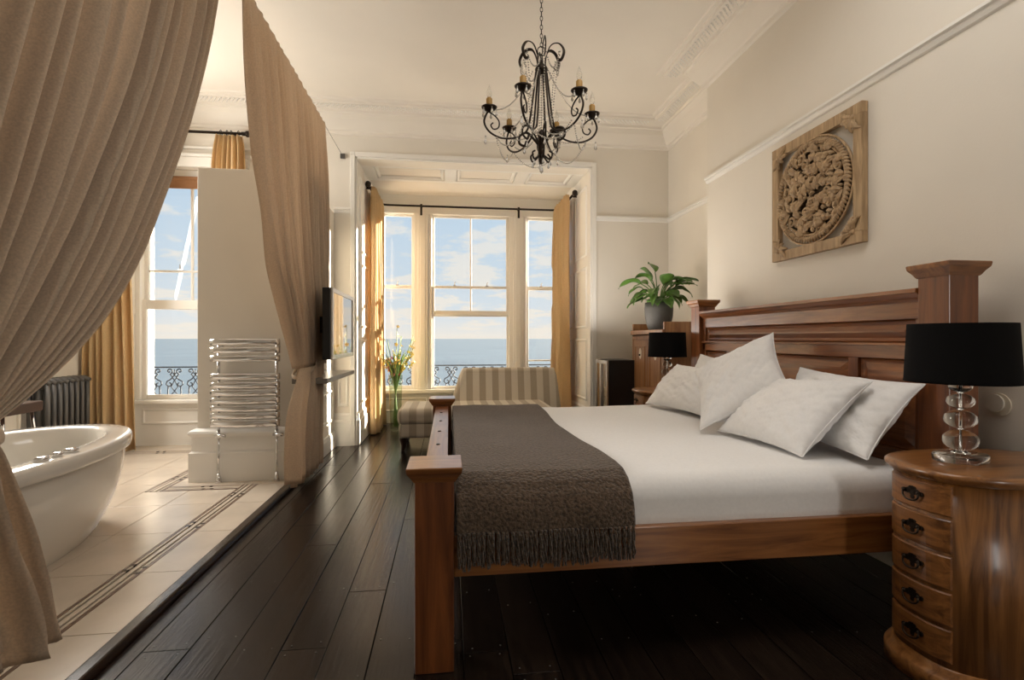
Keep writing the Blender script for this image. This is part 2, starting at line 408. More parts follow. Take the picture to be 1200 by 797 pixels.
# picture rails
pr = [(0, 2.50), (.012, 2.505), (.02, 2.52), (.02, 2.53), (.034, 2.535), (.034, 2.55), (.012, 2.555), (0, 2.565)]
struct('trim_1', MB().sweep(neg(pr), [(1.67, YB), (XA, YB), (XA, 4.15)]), WHITE)
struct('trim_2', MB().sweep(neg(pr), [(XR, 4.15), (XR, YR)]), WHITE)
struct('trim_3', MB().sweep(neg(pr), [(PX1+.0, YB), (-1.05, YB)]), WHITE)
# opening architrave
ar = MB()
for x0, x1, x2 in ((-1.05, -1.0, -.98), (1.67, 1.62, 1.60)):
    ar.box(min(x0, x1), max(x0, x1), YB-.03, YB, 0, 3.13); ar.box(min(x1, x2), max(x1, x2), YB-.018, YB, 0, 3.10)
ar.box(-1.0, 1.62, YB-.03, YB, 3.11, 3.16); ar.box(-1.05, -1.0, YB-.03, YB, 3.13, 3.16); ar.box(1.62, 1.67, YB-.03, YB, 3.13, 3.16); ar.box(-.98, 1.6, YB-.018, YB, 3.09, 3.11)
struct('trim_4', ar, WHITE, bevel=.005)
# cornice
cp = [(0, 3.34), (.025, 3.345), (.03, 3.37), (.045, 3.375), (.07, 3.41), (.11, 3.47), (.13, 3.52), (.15, 3.525), (.155, 3.55), (.27, 3.562), (.28, 3.565), (.285, 3.585), (.32, 3.587), (.33, 3.6), (0, 3.6)]
path = [(XL, YR), (XL, YB), (XA, YB), (XA, 4.15), (XR, 4.15), (XR, YR)]
cor = struct('trim_5', MB().sweep(neg(cp), path), CEIL)
orn = MB()
def oct_(mb, c, r, h):
    x, y, z = c
    mb.add([(x+r, y, z), (x, y+r, z), (x-r, y, z), (x, y-r, z), (x, y, z-h)], [(0, 1, 4), (1, 2, 4), (2, 3, 4), (3, 0, 4)])
def band(p, q, nrm):
    p, q = Vector(p), Vector(q); L_ = (q-p).length; n = int(L_/.042); d = (q-p)/L_
    for i in range(n):
        for k, o in enumerate((.175, .20, .225, .25)):
            c = p+d*(.042*(i+.5*(k % 2)+.25))+Vector(nrm)*o
            oct_(orn, (c.x, c.y, 3.558), .0125, .015)
band((XL+.3, YB), (XA-.3, YB), (0, -1)); band((XA, YB-.28), (XA, 4.15-.28), (-1, 0)); band((XR, 4.15+.26), (XR, 1.2), (-1, 0))
oo = obj('cornice_ornament', orn, WHITE, cor); oo['kind'] = 'stuff'

# wall panelling on bay reveals, pier, side wall
def wall_panels(name, plane, const, sgn, rects):
    """plane 'x': panels on X=const facing sgn; rects (a0,a1,z0,z1)"""
    o = struct(name)
    for (a0, a1, z0, z1) in rects:
        if plane == 'x': pl = lambda a, z, h: (const+sgn*h, a, z)
        else: pl = lambda a, z, h: (a, const+sgn*h, z)
        obj('panel_moulding', ring_frame(MB(), a0, a1, z0, z1, .035, .014, pl), WHITE, o)
    return o
rv = [(5.72, 6.25, .42, 1.15), (5.72, 6.25, 1.27, 2.0), (5.72, 6.25, 2.12, 2.95), (6.37, 6.95, .42, 1.15), (6.37, 6.95, 1.27, 2.0), (6.37, 6.95, 2.12, 2.95)]
wall_panels('trim_6', 'x', BX0, 1, rv); wall_panels('trim_7', 'x', BX1, -1, rv)
wall_panels('trim_8', 'x', PX1, 1, [(4.36, 5.5, .28, .62)]); wall_panels('trim_9', 'y', YB, -1, [(-1.19, -1.07, .42, .76)])

# ------------------------------------------------------------------ floors
fl = struct('floor', B(-1.22, XA+.2, YR, BY+.1, -.08, -.022), FLOORW)
fl['label'] = 'dark stained glossy floorboards'
pitch = .167; k = 0; x = -1.19
xs = [-1.19, -1.118]
while xs[-1] < XA: xs.append(xs[-1]+pitch)
boards = MB()
nails = MB()
for i in range(len(xs)-1):
    x0, x1 = xs[i], min(xs[i+1], XA)
    cuts = [YR+.0]
    y = YR+R.uniform(.6, 2.4)
    while y < BY-.3: cuts.append(y); y += R.uniform(1.5, 3.0)
    cuts.append(BY)
    for a, b in zip(cuts[:-1], cuts[1:]):
        h = R.uniform(-.0012, .0012)
        obj('board', B(x0+.0018, x1-.0018, a+.0015, b-.0015, -.022, h), FLOORW, fl, bevel=.0016, org=((x0+x1)/2, a, 0))
        for yy in ([a+.03, b-.03]+[a+.45*j for j in range(1, int((b-a)/.45))]):
            if -.2 < yy < 6 and x1-x0 > .1:
                for xx in (x0+.03, x1-.03): nails.lathe(xx+R.uniform(-.006, .006), yy+R.uniform(-.01, .01), [(.0035, .0005), (.003, .0018)], 6)
nn = obj('nail_heads', nails, GREYP, fl); nn['kind'] = 'stuff'
# tiled floor of the bathroom
TZ = .03
tf = struct('floor', B(XL, -1.25, YR, YB+.12, -.08, TZ-.006), GROUT)
tf['label'] = 'beige stone tiles with a brown mosaic border'
def tile(x0, x1, y0, y1, m=TILE, nm='tile', z=TZ, g=.0022):
    if x1-x0 < .012 or y1-y0 < .012: return
    obj(nm, B(x0+g, x1-g, y0+g, y1-g, TZ-.006, z), m, tf, bevel=.001, org=((x0+x1)/2, (y0+y1)/2, 0))
Ys = [.53+.52*i-2.6 for i in range(0, 20)]
for a, b in zip(Ys[:-1], Ys[1:]):
    if a < -1.0: continue
    b2 = min(b, 5.3)
    if a < 4.1: tile(-1.46, -1.25, a, min(b2, 4.10))
    for x0, x1 in ((-1.9, -1.57), (-2.5, -1.9), (-3.1, -2.5), (XL, -3.1)):
        lo, hi = a, b2
        if lo >= 5.3: continue
        if x0 == -1.9:
            hi = min(hi, 3.98)
            if lo < 3.98: tile(x0, x1, lo, hi)
        elif x0 == -2.5:
            if hi <= 3.98: tile(x0, x1, lo, hi)
            elif lo < 3.98: tile(-2.5, -2.21, lo, hi); tile(-2.21, -1.9, lo, 3.98)
            else: tile(-2.5, -2.21, lo, hi)
        else: tile(x0, x1, lo, hi)
tile(-2.09, -1.57, 4.10, 4.24); tile(-1.57, -1.25, 4.10, 4.24)
for a, c in ((4.24, 4.6), (4.6, 5.0), (5.0, 5.3)): tile(-2.09, -1.97, a, c)
for a in (-3.6, -3.0, -2.4): tile(a, min(a+.6, -1.97), 5.42, 5.72)
def border(x0, x1, y0, y1, along):
    """a band: thin brown strips either side of a beige line, dark squares in pairs"""
    w0, w1 = (x0, x1) if along == 'y' else (y0, y1); W_ = w1-w0
    parts = [(0, .14, BROWNT), (.15, .27, TILE), (.28, .38, BROWNT), (.39, .60, TILE), (.61, .70, BROWNT), (.71, .83, TILE), (.84, 1, BROWNT)]
    l0, l1 = (y0, y1) if along == 'y' else (x0, x1); n = max(1, round((l1-l0)/.6))
    for j in range(n):
        a, b = l0+(l1-l0)*j/n, l0+(l1-l0)*(j+1)/n
        for (p, q, m) in parts:
            if along == 'y': tile(w0+p*W_, w0+q*W_, a, b, m, 'border_strip', g=.0006)
            else: tile(a, b, w0+p*W_, w0+q*W_, m, 'border_strip', g=.0006)
        for (p, q, s) in ((.06, .30, 0), (.70, .94, .03), (.06, .30, .06), (.70, .94, -.03)):
            c = (a+b)/2+s
            if along == 'y': tile(w0+p*W_, w0+q*W_, c, c+.024, DARKT, 'mosaic_square', TZ+.0006, .0004)
            else: tile(c, c+.024, w0+p*W_, w0+q*W_, DARKT, 'mosaic_square', TZ+.0006, .0004)
border(-1.57, -1.46, -.6, 4.10, 'y'); border(-2.09, -1.57, 3.99, 4.10, 'x'); border(-2.21, -2.09, 3.99, 5.30, 'y'); border(-3.6, -2.09, 5.30, 5.42, 'x')
nose = MB().box(-1.25, -1.195, YR, PY-.0, -.02, TZ+.006)
struct('trim_10', nose, NOSEW, bevel=.008)

# ------------------------------------------------------------------ windows
def pane(p, x0, x1, z0, z1, y):
    return obj('pane', B(x0, x1, y-.002, y+.002, z0, z1), GLASS, p)
def sash(p, x0, x1, z0, z1, y, bars_x=(), bars_z=(), st=.038, bot=.05, top=.04, dep=.04):
    """frame + glazing bars + panes"""
    f = MB(); f.box(x0, x0+st, y-dep/2, y+dep/2, z0, z1); f.box(x1-st, x1, y-dep/2, y+dep/2, z0, z1)
    f.box(x0+st, x1-st, y-dep/2, y+dep/2, z0, z0+bot); f.box(x0+st, x1-st, y-dep/2, y+dep/2, z1-top, z1)
    o = obj('sash_frame', f, SASH, p, bevel=.006)
    X = [x0+st]+list(bars_x)+[x1-st]; Z = [z0+bot]+list(bars_z)+[z1-top]
    for bx in bars_x: obj('glazing_bar', B(bx-.011, bx+.011, y-.018, y+.018, z0+bot, z1-top), SASH, o, bevel=.005)
    for bz in bars_z: obj('glazing_bar', B(x0+st, x1-st, y-.018, y+.018, bz-.011, bz+.011), SASH, o, bevel=.005)
    for a, b in zip(X[:-1], X[1:]):
        for c, d in zip(Z[:-1], Z[1:]): pane(o, a, b, c, d, y)
    return o
w1 = struct('window_1')
# posts (mullions) with stepped casing
for x0, x1 in ((-.475, -.233), (.842, 1.084)):
    m = MB().box(x0, x1, BY-.02, BY+.12, .455, 2.87)
    m.box(x0+.055, x1-.055, BY-.05, BY-.02, .456, 2.87); m.box(x0+.085, x1-.085, BY-.06, BY-.05, .456, 2.87)
    obj('mullion', m, SASH, w1, bevel=.006)
obj('frame_post', B(BX0, BX0+.07, BY-.02, BY+.12, .455, 2.87), SASH, w1, bevel=.005)
obj('frame_post', B(BX1-.05, BX1, BY-.02, BY+.12, .455, 2.87), SASH, w1, bevel=.005)
obj('head', B(BX0, BX1, BY-.03, BY+.1, 2.87, 2.98), SASH, w1, bevel=.006)
obj('window_sill', B(BX0, BX1, BY-.10, BY+.2, .40, .455), WHITE, w1, bevel=.012)
sash(w1, -.233, .842, 1.86, 2.88, BY+.06, (.305,), (), bot=.03)
s_ = sash(w1, -.233, .842, 1.48, 1.88, BY+.02, (.305,), (), bot=.06, top=.03)
sash(w1, -.233, .842, .455, 1.49, BY+.06, (), (), st=.03, bot=.035, top=.03)
sash(w1, -.91, -.475, 1.86, 2.88, BY+.06, (), (), bot=.035); sash(w1, -.91, -.475, .455, 1.86, BY+.03, (), (), top=.02)
sash(w1, 1.084, 1.55, 1.86, 2.88, BY+.06, (), (), bot=.035); sash(w1, 1.084, 1.55, .455, 1.86, BY+.03, (), (.84,), top=.02)
for x in (.08, .53, -.70, 1.3):
    obj('sash_latch', MB().box(x-.02, x+.02, BY-.015, BY+.02, 1.88, 1.893).tube([(x, BY-.01, 1.89), (x, BY-.01, 1.925), (x+.015, BY-.012, 1.94)], .006, 6), SILVER, w1)
# apron under the bay window
ap = struct('trim_11', B(BX0, BX1, BY-.02, BY+.12, -.02, .40), WHITE)
for a, b in ((-.9, -.30), (-.2, .80), (.9, 1.52)):
    obj('panel_moulding', ring_frame(MB(), a, b, .15, .34, .03, .012, lambda x, z, h: (x, BY-.02-h, z)), WHITE, ap)
# bathroom window
w2 = struct('window_2'); y2 = 5.76
obj('head', B(-3.25, -2.2, 5.70, 5.86, 2.86, 2.93), SASH, w2, bevel=.005)
obj('frame_post', B(-3.25, -3.20, 5.70, 5.86, .51, 2.86), SASH, w2, bevel=.005); obj('frame_post', B(-2.25, -2.2, 5.70, 5.86, .51, 2.86), SASH, w2, bevel=.005)
obj('window_sill', B(-3.25, -2.2, 5.64, 5.86, .47, .51), WHITE, w2, bevel=.01)
sash(w2, -3.20, -2.25, 1.50, 2.86, y2+.04, (-2.735,), (1.87,), bot=.05); sash(w2, -3.20, -2.25, .51, 1.56, y2, (), (), bot=.05, top=.10)
obj('sash_latch', MB().box(-2.86, -2.82, y2-.0, y2+.03, 1.88, 1.893).tube([(-2.84, y2, 1.89), (-2.84, y2, 1.94)], .007, 6), SILVER, w2)
ap = struct('trim_12', B(-3.25, -2.2, 5.70, 5.86, -.02, .47), WHITE)
obj('panel_moulding', ring_frame(MB(), -3.18, -2.27, .25, .42, .03, .012, lambda x, z, h: (x, 5.70-h, z)), WHITE, ap)
ar = MB()
for x0, x1 in ((-3.35, -3.25), (-2.2, -2.10)): ar.box(x0, x1, YB-.03, YB, TZ, 2.93)
ar.box(-3.37, -2.08, YB-.035, YB, 2.93, 3.03); ar.box(-3.40, -2.05, YB-.06, YB, 3.03, 3.06); ar.box(-3.42, -2.03, YB-.03, YB, 3.12, 3.145)
struct('trim_13', ar, WHITE, bevel=.006)
bl = thing('roller_blind', 'brown roller blind rolled up at the head of the bathroom window', 'blind', (-2.72, 5.70, 2.86))
obj('roller', MB().tube([(-3.19, 5.67, 2.83), (-2.26, 5.67, 2.83)], .025, 12), BLIND, bl)
obj('blind_fabric', B(-3.18, -2.27, 5.655, 5.658, 2.735, 2.83), BLIND, bl); obj('bottom_bar', B(-3.18, -2.27, 5.65, 5.665, 2.722, 2.737), BLIND, bl)

# ------------------------------------------------------------------ outside
def sea_bump():
    sea = B(-30000, 30000, 40, 40000, -12.5, -12)
    o = struct('sea', sea, WATER); o['label'] = 'calm blue sea'
sea_bump()
struct('balcony_floor', B(-6.5, 5, YB+.45, 8.2, -.35, -.15), STONE)
rl = thing('balcony_railing', 'black ornate iron balcony railing of scrolls outside the windows', 'railing', (0, 8.0, -.15))
obj('top_rail', B(-6, 4.6, 7.985, 8.015, .72, .74), IRON, rl, bevel=.004); obj('bottom_rail', B(-6, 4.6, 7.985, 8.015, -.10, -.08), IRON, rl)
def spiral(cx, cz, r0, a0, turns, n, sx=1, shrink=.25):
    return [(cx+sx*cos(a0+2*pi*turns*i/n)*(r0*(1-(1-shrink)*i/n)), 0, cz+sin(a0+2*pi*turns*i/n)*(r0*(1-(1-shrink)*i/n))) for i in range(n+1)]
mo = MB()
for s in (-1, 1):
    # upper C scroll, waist, lower S scroll, legs
    top = spiral(s*.068, .672, .045, pi*1.45, -1.1, 16, s)
    P = [(s*.022, 0, .60)]
    mo.tube([(p[0], 8.0, p[2]) for p in reversed(top)]+[(s*.038, 8.0, .60), (s*.03, 8.0, .575), (s*.06, 8.0, .545), (s*.105, 8.0, .52), (s*.115, 8.0, .475), (s*.085, 8.0, .445), (s*.05, 8.0, .455), (s*.045, 8.0, .49), (s*.07, 8.0, .50)], .010, 5)
    mo.tube([(s*.03, 8.0, .58), (s*.005, 8.0, .61), (s*.02, 8.0, .645)], .008, 5)
    mo.tube([(s*.085, 8.0, .445), (s*.09, 8.0, .36), (s*.085, 8.0, .28), (s*.085, 8.0, -.08)], .010, 5)
    mo.tube([(s*.03, 8.0, .575), (s*-.01, 8.0, .52), (s*-.045, 8.0, .44), (s*0, 8.0, .375), (s*.05, 8.0, .32), (s*.02, 8.0, .27), (0, 8.0, .29)], .008, 5)
mo.tube([(0, 8.0, .60), (0, 8.0, .70)], .008, 5)
me = mo.mesh('scroll_motif', IRON, (0, 8.0, 0))
for i in range(35):
    o = bpy.data.objects.new('scroll_motif', me); C.objects.link(o); o.parent = rl; o.location = (-5.78+.29*i+.02, 0, .15)

# ------------------------------------------------------------------ curtains
def make_folds(seed, n):
    r = random.Random(seed); w = [r.uniform(.6, 1.5) for _ in range(n)]; t = sum(w); c = [0]
    for q in w: c.append(c[-1]+q/t)
    am = [r.uniform(.55, 1.15) for _ in range(n)]
    def f(s):
        for i in range(n):
            if s <= c[i+1] or i == n-1:
                u = (s-c[i])/(c[i+1]-c[i]); return am[i]*(-cos(2*pi*u)-.22*cos(4*pi*u+i))
    return f
def drape(parent, name, m, plane, const, rows, nfold, seed, amp, nu=None, nv=60, z_of=None, extra=None):
    """rows: [(z, left, right, ampscale)] top to bottom; folds follow constant s"""
    fo = make_folds(seed, nfold); nu = nu or nfold*10
    Lp = [(r[0], r[1]) for r in rows][::-1]; Rp = [(r[0], r[2]) for r in rows][::-1]; Ap = [(r[0], r[3]) for r in rows][::-1]
    z0, z1 = rows[0][0], rows[-1][0]
    def fn(s, t):
        z = z0+(z1-z0)*t
        a, b, k = interp(Lp, z), interp(Rp, z), interp(Ap, z)
        q = s+.006*sin(9*t+s*17+seed)
        h = a+(b-a)*s; d = amp*k*(fo(min(max(q, 0), 1))+.18*sin(5*t+23*s+seed))
        if plane == 'x': return (const+d, h, z)
        return (h, const+d, z)
    mb = MB().grid(fn, nu, nv)
    return obj(name, mb, m, parent, solid=.003)

# wire and its wall bracket
wt = thing('curtain_wire', 'thin steel curtain wire running from the back wall bracket above the step', 'wire', (-1.13, 5.59, 3.10))
obj('wire', MB().tube([(-1.13, 5.58, 3.11), (-1.13, YR+.02, 3.14)], .003, 6), SILVER, wt)
obj('wall_bracket', B(-1.155, -1.105, 5.575, 5.6, 3.085, 3.135), GREYP, wt, bevel=.003)
def curtain_rings(parent, pts):
    for p in pts: obj('ring', MB().tube([(p[0]+.013*cos(a*pi/4), p[1]+.0, p[2]+.013*sin(a*pi/4)) for a in range(9)], .0025, 5), METAL, parent)
# far curtain (beside the partition)
XC = -1.12
ct = thing('linen_curtain', 'taupe linen curtain tied back beside the towel radiator', 'curtain', (XC, 4.2, 0))
rows = [(3.11, 2.93, 4.80, .12), (3.0, 2.955, 4.80, .3), (2.7, 3.035, 4.80, .65), (2.3, 3.14, 4.80, .75), (1.97, 3.25, 4.79, .85), (1.63, 3.40, 4.78, .95), (1.25, 3.68, 4.76, .95), (1.08, 3.80, 4.74, .8), (.93, 3.89, 4.73, .65)]
drape(ct, 'drape', LINEN, 'x', XC, rows, 17, 3, .040, nv=70)
rows = [(.93, 3.89, 4.40, .6), (.8, 3.82, 4.42, .9), (.65, 3.72, 4.40, 1.1), (.4, 3.66, 4.36, 1.2), (.14, 3.64, 4.30, 1.2)]
drape(ct, 'tail', LINEN, 'x', XC+.05, rows, 6, 8, .035, nv=24)
rows = [(.95, 4.02, 4.72, .7), (.5, 3.95, 4.70, .9), (.05, 3.88, 4.66, 1.0)]
drape(ct, 'tail', LINEN, 'x', XC-.01, rows, 9, 18, .03, nv=24)
obj('tie_band', MB().tube([(XC+.065*cos(a*pi/8), 4.12+.23*sin(a*pi/8), .93+.05*sin(a*pi/8)-.02) for a in range(17)], .013, 8, flat=(1, .6)), LINEN, ct)
# near curtain, swept to its tie off frame
ct = thing('linen_curtain', 'large taupe linen curtain swept aside in the left foreground, beside the bath', 'curtain', (XC, 1.4, 0))
edge = [(0, (2.70, 3.12)), (.09, (2.613, 2.8)), (.17, (2.552, 2.556)), (.25, (2.469, 2.312)), (.33, (2.369, 2.075)), (.40, (2.265, 1.871)), (.47, (2.157, 1.682)), (.56, (2.018, 1.456)), (.66, (1.852, 1.256)), (.76, (1.695, 1.116)), (.85, (1.564, 1.018)), (.95, (1.429, .938)), (1.0, (1.35, .905))]
left = [(0, (.55, 3.12)), (.3, (.55, 2.4)), (.6, (.62, 1.7)), (.85, (.85, 1.1)), (1.0, (1.10, .86))]
eY = [(t, p[0]) for t, p in edge]; eZ = [(t, p[1]) for t, p in edge]; lY = [(t, p[0]) for t, p in left]; lZ = [(t, p[1]) for t, p in left]
fo = make_folds(12, 23)
def near_fn(s, t):
    g = 1-(1-s)**1.15
    y = interp(lY, t)*(1-g)+interp(eY, t)*g; z = interp(lZ, t)*(1-g)+interp(eZ, t)*g
    # strands hang fuller in the middle of the sweep
    sag = sin(pi*s)*sin(pi*t)*.06; z -= sag
    q = s+.007*sin(7*t+s*13)
    a = .046*(1-.55*smoothstep(.7, 1, t))*(.75+.25*sin(pi*t))
    d = a*(fo(min(max(q, 0), 1))+.2*sin(5*t+29*s))+.03*sin(3*s+2*t)
    return (XC+d, y, z)
obj('drape', MB().grid(near_fn, 400, 80), LINEN, ct, solid=.003)
rows = [(.905, 1.12, 1.40, .5), (.87, 1.08, 1.43, .6), (.68, 1.02, 1.507, .8), (.47, .98, 1.58, 1.0), (.29, .95, 1.635, 1.1)]
drape(ct, 'tail', LINEN, 'x', XC, rows, 6, 22, .035, nv=30)
rows = [(.90, 1.05, 1.36, .5), (.6, 1.00, 1.42, .9), (.3, .96, 1.47, 1.0), (.06, .94, 1.50, 1.0)]
drape(ct, 'tail', LINEN, 'x', XC-.05, rows, 6, 25, .03, nv=24)
obj('tie_band', MB().tube([(XC+.08*cos(a*pi/8), 1.24+.15*sin(a*pi/8), .89+.03*sin(a*pi/8)) for a in range(17)], .013, 8, flat=(1, .6)), LINEN, ct)

# bay curtain pole and gold curtains
ZP = 2.95
cpole = thing('curtain_pole', 'bronze curtain pole bent around the three sides of the bay window', 'curtain pole', (.3, 6.9, ZP))
def arc(cx, cy, r, a0, a1, n=6): return [(cx+r*cos(a0+(a1-a0)*i/n), cy+r*sin(a0+(a1-a0)*i/n), ZP) for i in range(n+1)]
obj('pole', MB().tube([(-.93, 6.05, ZP)]+arc(-.80, 6.80, .13, pi, pi/2)+arc(1.41, 6.80, .13, pi/2, 0)+[(1.54, 6.10, ZP)], .014, 10), METAL, cpole)
for x, y in ((-.93, 6.03), (1.54, 6.08)):
    obj('finial', MB().ball((x, y-.02, ZP), .034, 14, 8).tube([(x, y+.0, ZP), (x, y+.05, ZP)], .02, 10), METAL, cpole)
for x in (-.37, .96): obj('bracket', MB().box(x-.012, x+.012, 6.885, 6.99, ZP-.012, ZP+.005).box(x-.014, x+.014, 6.90, 6.915, ZP-.13, ZP+.02), METAL, cpole)
for x, y in ((-.93, 6.12), (1.54, 6.16)): obj('bracket', B(min(x, -.98) if x < 0 else x, x if x < 0 else 1.60, y-.012, y+.012, ZP-.03, ZP+.02), METAL, cpole)
ct = thing('gold_curtain', 'gold curtain on the left side of the bay window, behind the vase', 'curtain', (-.88, 6.4, 0), 'gold curtains of the bay window')
drape(ct, 'drape', GOLD, 'x', -.885, [(2.95, 6.10, 6.72, .6), (2.85, 6.12, 6.75, .9), (1.5, 6.14, 6.82, 1.0), (.01, 6.16, 6.90, 1.2)], 8, 31, .045, nv=40)
ct = thing('gold_curtain', 'gold curtain on the right side of the bay window, by the chaise back', 'curtain', (1.5, 6.4, 0), 'gold curtains of the bay window')
drape(ct, 'drape', GOLD, 'x', 1.47, [(2.95, 6.14, 6.75, .6), (2.85, 6.15, 6.78, .9), (1.5, 6.15, 6.84, 1.1), (.01, 6.15, 6.92, 1.4)], 8, 33, .05, nv=40)
# bathroom pole and curtains
ZP2 = 3.245
cpole = thing('curtain_pole', 'straight dark curtain pole above the bathroom window', 'curtain pole', (-2.9, 5.45, ZP2))
obj('pole', MB().tube([(-3.58, 5.45, ZP2), (-2.05, 5.45, ZP2)], .014, 10), METAL, cpole)
obj('finial', MB().tube([(-2.10, 5.45, ZP2), (-2.06, 5.45, ZP2), (-2.055, 5.45, ZP2), (-2.02, 5.45, ZP2)], [.02, .02, .032, .030], 12), METAL, cpole)
obj('bracket', B(-2.19, -2.165, 5.45, 5.6, ZP2-.01, ZP2+.01), METAL, cpole)
for x in (-2.30, -2.24, -2.20, -2.13): obj('ring', MB().tube([(x, 5.45+.026*cos(a*pi/5), ZP2+.026*sin(a*pi/5)) for a in range(11)], .004, 5), METAL, cpole)
ct = thing('gold_curtain', 'gold curtain hanging left of the bathroom window, behind the bath', 'curtain', (-3.3, 5.45, 0), 'gold curtains of the bathroom window')
drape(ct, 'drape', GOLD, 'y', 5.44, [(3.22, -3.52, -3.16, .6), (2.5, -3.52, -3.15, .9), (1.2, -3.55, -3.10, 1), (.04, -3.56, -3.07, 1.1)], 6, 41, .045, nv=30)
ct = thing('gold_curtain', 'gathered gold curtain seen above the white partition', 'curtain', (-2.2, 5.45, 0), 'gold curtains of the bathroom window')
drape(ct, 'drape', GOLD, 'y', 5.44, [(3.22, -2.33, -2.08, .7), (3.12, -2.35, -2.06, .8), (2.9, -2.37, -2.05, 1), (.04, -2.40, -2.05, 1)], 6, 43, .04, nv=30)

# ------------------------------------------------------------------ bed
bed = thing('bed', 'large red-stained pine bed with square capped posts', 'bed', (1.0, 2.8, 0))
def post(x0, x1, y0, y1, h):
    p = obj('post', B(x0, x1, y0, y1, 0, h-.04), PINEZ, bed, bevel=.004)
    c = MB(); cx, cy, a = (x0+x1)/2, (y0+y1)/2, (x1-x0)/2
    pr_ = [(a+.002, h-.055), (a+.006, h-.05), (a+.014, h-.035), (a+.024, h-.022), (a+.026, h-.018), (a+.028, h-.004), (a+.026, h)]
    V = []; F = []
    for (r, z) in pr_: V += [(cx-r, cy-r, z), (cx+r, cy-r, z), (cx+r, cy+r, z), (cx-r, cy+r, z)]
    for i in range(len(pr_)-1):
        for k in range(4): F.append((i*4+k, i*4+(k+1) % 4, i*4+4+(k+1) % 4, i*4+4+k))
    n = len(pr_)*4; F += [(3, 2, 1, 0), (n-4, n-3, n-2, n-1)]
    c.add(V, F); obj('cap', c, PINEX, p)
BY0, BY1 = 1.747, 3.87
post(-.116, .018, BY0, BY0+.134, .712); post(-.116, .018, BY1-.134, BY1, .712)
post(1.948, 2.082, BY0, BY0+.134, 1.455); post(1.948, 2.082, BY1-.134, BY1, 1.455)
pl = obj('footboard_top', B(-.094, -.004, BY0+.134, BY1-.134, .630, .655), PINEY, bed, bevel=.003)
for y in (2.06, 2.38, 2.72, 3.06, 3.40): obj('bolt', MB().lathe(-.05, y, [(.009, .6545), (.009, .657), (.006, .659)], 10), METAL, pl)
obj('footboard_panel', B(-.066, -.032, BY0+.134, BY1-.134, .32, .63), PINEY, bed)
obj('footboard_rail', B(-.08, -.018, BY0+.134, BY1-.134, .30, .42), PINEY, bed, bevel=.004)
obj('side_rail', B(.018, 1.948, 1.772, 1.812, .315, .46), PINEX, bed, bevel=.004); obj('side_rail', B(.018, 1.948, BY1-.065, BY1-.025, .315, .46), PINEX, bed, bevel=.004)
obj('middle_leg', B(.95, 1.02, 2.7, 2.77, 0, .33), PINEZ, bed)
obj('slat_base', B(.02, 1.94, 1.82, BY1-.07, .36, .40), DARKW, bed)
# headboard
hy0, hy1 = BY0+.134, BY1-.134
obj('headboard_board', B(2.0, 2.03, hy0, hy1, .35, 1.33), PINEY, bed)
# cornice moulding on top
m = MB(); prf = [(0, 1.305), (.012, 1.308), (.018, 1.318), (.03, 1.325), (.04, 1.342), (.048, 1.345), (.048, 1.362), (0, 1.366), (-.05, 1.366), (-.05, 1.305)]
V = []; F = []
for y in (hy0-.0, hy1+.0):
    for (o, z) in prf: V.append((1.985-o, y, z))
kk = len(prf)
for q in range(kk): F.append((q, (q+1) % kk, kk+(q+1) % kk, kk+q))
F += [tuple(range(kk))[::-1], tuple(range(kk, 2*kk))]
obj('headboard_moulding', m.add(V, F), PINEY, bed)
obj('headboard_rail', B(1.978, 2.0, hy0, hy1, 1.235, 1.31), PINEY, bed, bevel=.003)
obj('headboard_rail', B(1.978, 2.0, hy0, hy1, 1.06, 1.125), PINEY, bed, bevel=.003)
obj('headboard_ledge', B(1.968, 2.0, hy0, hy1, 1.118, 1.132), PINEY, bed, bevel=.003)
obj('headboard_rail', B(1.978, 2.0, hy0, hy1, .55, .66), PINEY, bed, bevel=.003)
def raised(y0, y1, z0, z1):
    prr = [(0, 0), (.008, .006), (.016, 0), (.022, -.002), (.055, .014)]
    V = []; F = []
    for (o, h) in prr: V += [(2.0-.004-h, y0+o, z0+o), (2.0-.004-h, y1-o, z0+o), (2.0-.004-h, y1-o, z1-o), (2.0-.004-h, y0+o, z1-o)]
    for i in range(4):
        for k in range(4): F.append((i*4+k, i*4+(k+1) % 4, i*4+4+(k+1) % 4, i*4+4+k))
    F.append((16, 17, 18, 19)); obj('raised_panel', MB().add(V, [f[::-1] for f in F]), PINEY, bed)
for (a, b) in ((hy0, hy0+.04), (hy1-.04, hy1)): obj('stile', B(1.978, 2.0, a, b, .66, 1.235), PINEZ, bed, bevel=.002)
raised(hy0+.04, hy1-.04, 1.132, 1.235)
for (a, b) in ((2.225, 2.285), (3.335, 3.395)): obj('stile', B(1.978, 2.0, a, b, .66, 1.06), PINEZ, bed, bevel=.002)
raised(hy0+.04, 2.225, .66, 1.06); raised(2.285, 3.335, .66, 1.06); raised(3.395, hy1-.04, .66, 1.06)

# mattress with its white cover
def mdisp(w):
    n = noise.noise(Vector((w.x*1.6, w.y*1.6, w.z*3))); n2 = noise.noise(Vector((w.x*6, w.y*2.5, w.z*2+4)))
    d = Vector((0, 0, 0))
    if w.z > .5: d.z = .008*n+.004*n2+.012*sin((w.x-.1)/1.9*pi)
    if w.y < 1.9:
        d.y = -.006*n2-.004*noise.noise(Vector((w.x*14+w.z*9, 3, w.z*5)))*smoothstep(1.0, 1.9, w.x)
        if w.z < .5: d.z += .006*n
    return w+d
mt = obj('mattress', MB().rbox(.022, 1.94, 1.795, 3.83, .402, .622, .075, (70, 60, 6), mdisp), SHEET, org=(1, 2.8, .4))
tag(mt, 'deep mattress in a smooth white cover on the pine bed', 'mattress')

